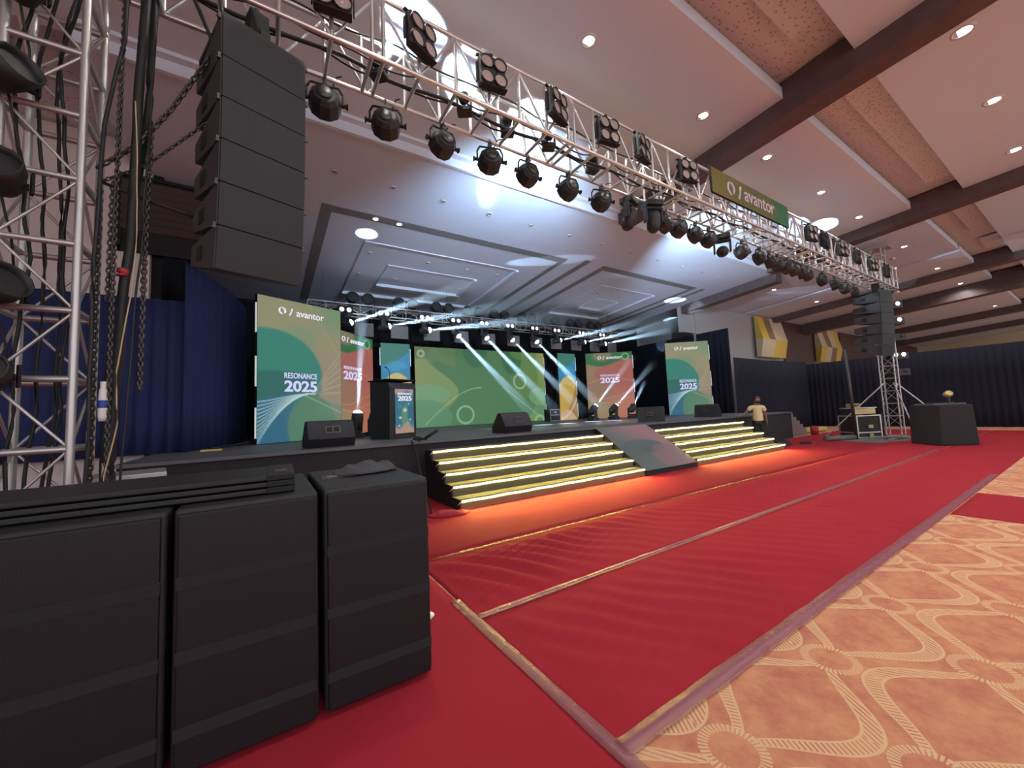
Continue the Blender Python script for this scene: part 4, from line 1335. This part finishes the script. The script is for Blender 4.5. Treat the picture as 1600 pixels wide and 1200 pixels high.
# cloth heap
def heap(name, label, cat, c, sx, sy, h, m, seed, rz=0, thin=.3):
    vs, fs = [], []
    nu, nv = 40, 14
    R = Matrix.Rotation(rz, 3, 'Z')
    for j in range(nv+1):
        rr = j/nv
        for i in range(nu):
            a = 2*PI*i/nu
            p = Vector((math.cos(a)*sx*rr*(1+.18*noise.noise((math.cos(a)*1.5, math.sin(a)*1.5, seed))), math.sin(a)*sy*rr, 0))
            prof = (1-rr**4)*(.65+.35*noise.noise((p.x*7, p.y*7, seed+3)))
            fold = .16*math.sin(p.x*42+6*noise.noise((p.x*5, p.y*5, seed)))*(1-rr**6)
            p.z = max(0, h*(prof+fold*.6)) if j < nv else 0
            vs.append(R @ p)
    for j in range(nv):
        for i in range(nu):
            k2 = (i+1) % nu
            fs.append((j*nu+i, (j+1)*nu+i, (j+1)*nu+k2, j*nu+k2))
    fs.append(tuple(nv*nu+i for i in range(nu-1, -1, -1)))
    o = obj(name, G().add(vs, fs, [True]*(len(fs)-1)+[False]), m)
    o.location = c
    return tag(o, label, cat)
heap('folded_cloth', 'crumpled dark grey cloth lying on the right subwoofer', 'cloth', (.60, 2.92, 1.182), .23, .16, .085, 'dark_cloth', 1.3, .25)
heap('folded_cloth', 'small black cloth behind the stacked boards', 'cloth', (-.02, 3.10, 1.182), .16, .09, .05, 'cloth_black', 4.2, .1)
heap('folded_cloth', 'crumpled red cloth at the foot of the left stairs', 'cloth', (2.42, 5.75, .012), .32, .16, .09, 'red_cloth', 2.2, -.3)
heap('folded_cloth', 'black cloth and cable heap at the right stair foot', 'cloth', (15.3, 6.5, .012), .6, .30, .2, 'cloth_black', 6.2, .2)
heap('plastic_wrap', 'scrap of clear plastic wrap beside the right subwoofer', 'plastic', (1.02, 3.0, .012), .10, .07, .05, 'plastic_bag', 8.1, .4)

# loose cables at the stage corner
t = thing('cable_clamp', 'tangle of black cable and a clamp on the stage corner by the left stairs', 'cable', (2.5, 7.25, ST))
obj('tube_lamp', G().cyl((.05, -.1, .05), (.28, -.2, .2), .03), 'black_matte', t)
obj('lead', G().tube([(0, 0, .02), (-.15, -.05, .06), (-.1, -.15, .1), (.05, -.12, .05), (.12, -.02, .03), (-.05, .08, .05)], .016), 'rubber', t)
hang_cable('black cable drooping over the stage edge at the left stairs', [(2.35, 7.3, 1.1), (2.4, 7.2, .9), (2.38, 6.9, .4), (2.3, 6.2, .03), (2.2, 5.9, .03)], .015)
hang_cable('black cable loop on the red carpet right of the stairs', [(15.7, 6.1, .03), (16.0, 5.85, .03), (16.4, 6.0, .03), (16.2, 6.3, .03)], .02)
hang_cable('grey cable coil on the stage beside the left teal screen', [(-.9, 9.6, 1.1), (-.6, 9.9, 1.12), (-.3, 10.2, 1.16), (-.5, 10.4, 1.1)], .02)
tag(obj('yellow_block', G().box((-.85, 9.2, ST+.02), (.32, .08, .03)), 'yellow_pl'), 'small yellow strip lying on the stage before the blue curtain', 'strip')

# ------------------------------------------------------------------ right side things
t = thing('side_steps', 'small grey access steps at the right end of the stage', 'stairs', (18.6, 7.5, 0))
for k in range(5):
    z1 = 1.0-.17*k
    obj('step', G().box((.16+.3*k, .35, z1/2), (.30, .7, z1)), 'silver_step', t, .006)
tag(obj('foam_roll', G().cyl((20.6, 7.9, .13), (22.3, 7.6, .13), .12, n=14), 'yellow_pl'), 'yellow foam roll on the floor before the navy curtain', 'roll')
t = thing('flight_case', 'black amplifier flight case with silver edges beside the far tower', 'case', (19.3, 5.45, .02), math.radians(-28))
obj('body', G().box((0, 0, .42), (.95, .7, .82)), 'case', t)
for x in (-.48, .48):
    for y in (-.36, .36):
        obj('edge_rail', G().box((x, y, .42), (.05, .05, .84)), 'alu', t)
for z in (.02, .2, .83):
    obj('edge_rail', G().box((0, -.365, z), (.98, .03, .045)), 'alu', t)
    obj('edge_rail', G().box((-.485, 0, z), (.03, .72, .045)), 'alu', t)
obj('latch', G().box((.05, -.38, .42), (.2, .02, .12)), 'brass', t)
obj('latch', G().box((.05, -.38, .1), (.16, .02, .12)), 'brass', t)
t = thing('amplifier', 'amplifier lying on top of the black flight case', 'amplifier', (19.3, 5.45, .89), math.radians(-28))
obj('chassis', G().box((0, 0, .12), (.85, .5, .22)), 'black', t, .01)
obj('front_plate', G().box((0, -.26, .12), (.85, .02, .2)), 'brass', t)
obj('lid_rail', G().box((0, 0, .25), (.95, .6, .03)), 'alu', t)
t = thing('patch_box', 'small cream patch box on the amplifier', 'box', (19.0, 5.5, 1.16), math.radians(-28))
obj('body', G().box((0, 0, .08), (.4, .2, .15)), 'brass', t, .01)
for k in range(3): obj('socket', G().cyl((-.12+.12*k, -.1, .08), (-.12+.12*k, -.13, .08), .035), 'black_matte', t)
t = thing('covered_speaker_stack', 'black cloth covered speaker stack on the red carpet at the right', 'speaker', (17.55, 3.0, .012), math.radians(-38))
obj('cover', G().prism([(-.5, 0), (.52, 0), (.46, 1.2), (-.46, 1.2)], -.5, .5, 'y'), 'cloth_black', t, .03)
obj('top_rail', G().box((0, .3, 1.225), (.9, .05, .04)).box((0, -.3, 1.225), (.9, .05, .04)), 'steel', t)
t = thing('small_lamp', 'small twin lamp on a stand on the covered speaker stack', 'stage light', (17.75, 2.82, 1.257))
obj('stand', G().cyl((0, 0, 0), (0, 0, .16), .03).cyl((0, 0, 0), (0, 0, .03), .1), 'steel', t)
obj('heads', G().sphere((-.1, 0, .26), .1).sphere((.1, 0, .28), .1), 'brass', t)
tag(obj('rolled_cable', G().cyl((17.1, 5.85, .1), (18.3, 5.35, .1), .09, n=12), 'grey_cover'), 'grey rolled cover lying at the far tower foot', 'roll')
tag(obj('floor_mat', G().box((18.9, 4.6, .012), (3.2, 1.4, .01), rz=-.3), 'grey_cover'), 'grey floor mat under the far tower', 'mat')
for k, (x, y) in enumerate([(19.95, 5.1), (20.05, 4.95), (20.2, 5.0)]):
    t = thing('mic_stand', 'folded black stand leaning beside the far flight case, %s of three' % ('left', 'middle', 'right')[k], 'stand', (x, y, .02), 0, 'folded stands')
    obj('pole', G().cyl((0, 0, 0), (.12, .05, 1.0-.1*k), .02), 'black', t)
    obj('clutch', G().cyl((.05, .02, .45), (.07, .03, .58), .032), 'steel', t)
tag(obj('power_pole', G().cyl((18.35, 5.3, .0), (17.75, 5.2, 3.3), .05, n=10), 'steel'), 'dark slanted pole under the distant line array', 'pole')
tag(obj('fire_bucket', G().cyl((20.35, 7.3, .0), (20.35, 7.3, .35), .14, .16, 14), 'red_pl'), 'small dark red bucket beside the grey access steps', 'bucket')

# ------------------------------------------------------------------ the person by the stairs
def skin_obj(name, verts, edges, radii, m, parent, sub=2, root=0):
    me = bpy.data.meshes.new(name)
    me.from_pydata(verts, edges, [])
    me.materials.append(M[m])
    o = bpy.data.objects.new(name, me)
    C.objects.link(o)
    o.parent = parent
    md = o.modifiers.new('skin', 'SKIN')
    md.use_smooth_shade = True
    if not me.skin_vertices:
        pass
    for i, r in enumerate(radii):
        sv = me.skin_vertices[0].data[i]
        sv.radius = r if isinstance(r, tuple) else (r, r)
        sv.use_root = (i == root)
    ss = o.modifiers.new('sub', 'SUBSURF')
    ss.levels = ss.render_levels = sub
    return o
t = thing('person', 'person in a cream short sleeved shirt leaning beside the right stairs', 'person', (14.42, 6.78, .012), math.radians(-52))
# local: +x is the person's left side as seen from the camera's right, -y towards the camera
bv = [(0, 0, .92), (0, 0, 1.10), (0, .0, 1.28), (0, .01, 1.40), (0, -.005, 1.49), (.02, -.02, 1.56), (.02, -.02, 1.63),
      (-.17, .0, 1.36), (-.34, -.04, 1.20), (-.50, -.16, 1.08), (-.55, -.19, 1.06),
      (.17, .0, 1.36), (.24, .02, 1.12), (.23, -.08, .90), (.23, -.11, .84),
      (-.09, 0, .86), (-.10, -.02, .48), (-.10, .01, .09), (-.10, -.12, .05),
      (.09, 0, .86), (.11, -.03, .48), (.12, .01, .09), (.14, -.12, .05)]
be = [(0, 1), (1, 2), (2, 3), (3, 4), (4, 5), (5, 6), (3, 7), (7, 8), (8, 9), (9, 10), (3, 11), (11, 12), (12, 13), (13, 14), (0, 15), (15, 16), (16, 17), (17, 18), (0, 19), (19, 20), (20, 21), (21, 22)]
br = [(.13, .09), (.12, .085), (.14, .09), (.10, .07), .05, (.075, .09), (.07, .085),
      .055, .045, .034, .03, .055, .045, .034, .03, .085, .062, .045, (.04, .03), .085, .062, .045, (.04, .03)]
# five fingers on each hand
def fingers(base, idx, dirv, side):
    for k in range(5):
        o = (k-2)*.016
        L = (.05, .075, .082, .076, .06)[k]
        if k == 0:
            a = Vector(base)+Vector(side)*-.03+Vector(dirv)*.0
            e = a+Vector(side)*-.02+Vector(dirv)*.04
        else:
            a = Vector(base)+Vector(side)*o+Vector(dirv)*.03
            e = a+Vector(dirv)*L*.5
        j = len(bv)
        bv.append(tuple(a)); br.append(.011); be.append((idx, j))
        bv.append(tuple(e)); br.append(.009); be.append((j, j+1))
        bv.append(tuple(e+Vector(dirv)*L*.45+Vector((0, 0, -.018)))); br.append(.007); be.append((j+1, j+2))
fingers((-.575, -.205, 1.045), 10, (-.8, -.5, -.2), (-.4, .8, 0))
fingers((.23, -.12, .82), 14, (0, -.25, -.95), (0, .9, -.2))
body = skin_obj('body', bv, be, br, 'skin', t)
skin_obj('shirt', [(0, 0, .80), (0, 0, .95), (0, 0, 1.12), (0, 0, 1.28), (0, .01, 1.41), (-.17, 0, 1.365), (-.29, -.025, 1.245), (.17, 0, 1.365), (.225, .012, 1.19)],
         [(0, 1), (1, 2), (2, 3), (3, 4), (4, 5), (5, 6), (4, 7), (7, 8)], [(.19, .135), (.175, .125), (.165, .12), (.175, .12), (.10, .085), .085, .075, .085, .075], 'shirt', t)
skin_obj('trousers', [(0, 0, .90), (-.09, 0, .82), (-.10, -.02, .48), (-.10, .01, .10), (.09, 0, .82), (.11, -.03, .48), (.12, .01, .10)],
         [(0, 1), (1, 2), (2, 3), (0, 4), (4, 5), (5, 6)], [(.15, .11), .105, .08, .065, .105, .08, .065], 'trousers', t)
hd = obj('head', G().sphere((.02, -.025, 1.60), .095, 14, 10, (.86, 1.0, 1.22)).sphere((.03, -.122, 1.59), .018, 8, 6, (.8, 1, 1.4)).sphere((-.065, -.01, 1.59), .024, 8, 6, (.5, 1, 1.4)).sphere((.105, -.01, 1.59), .024, 8, 6, (.5, 1, 1.4)), 'skin', t)
obj('hair', G().sphere((.02, .0, 1.635), .098, 14, 10, (.92, 1.0, 1.02)), 'hair', hd)
obj('beard', G().sphere((.022, -.085, 1.525), .048, 10, 8, (1.1, .7, .8)), 'hair', hd)
obj('eyes', G().sphere((-.012, -.113, 1.612), .012).sphere((.056, -.112, 1.612), .012), 'white_pl', hd)
obj('mouth', G().box((.022, -.118, 1.548), (.04, .01, .008)), 'red_cloth', hd)
for s in (-.10, .13):
    obj('shoe', G().box((s, -.06, .035), (.09, .26, .07)), 'black', t, .02)
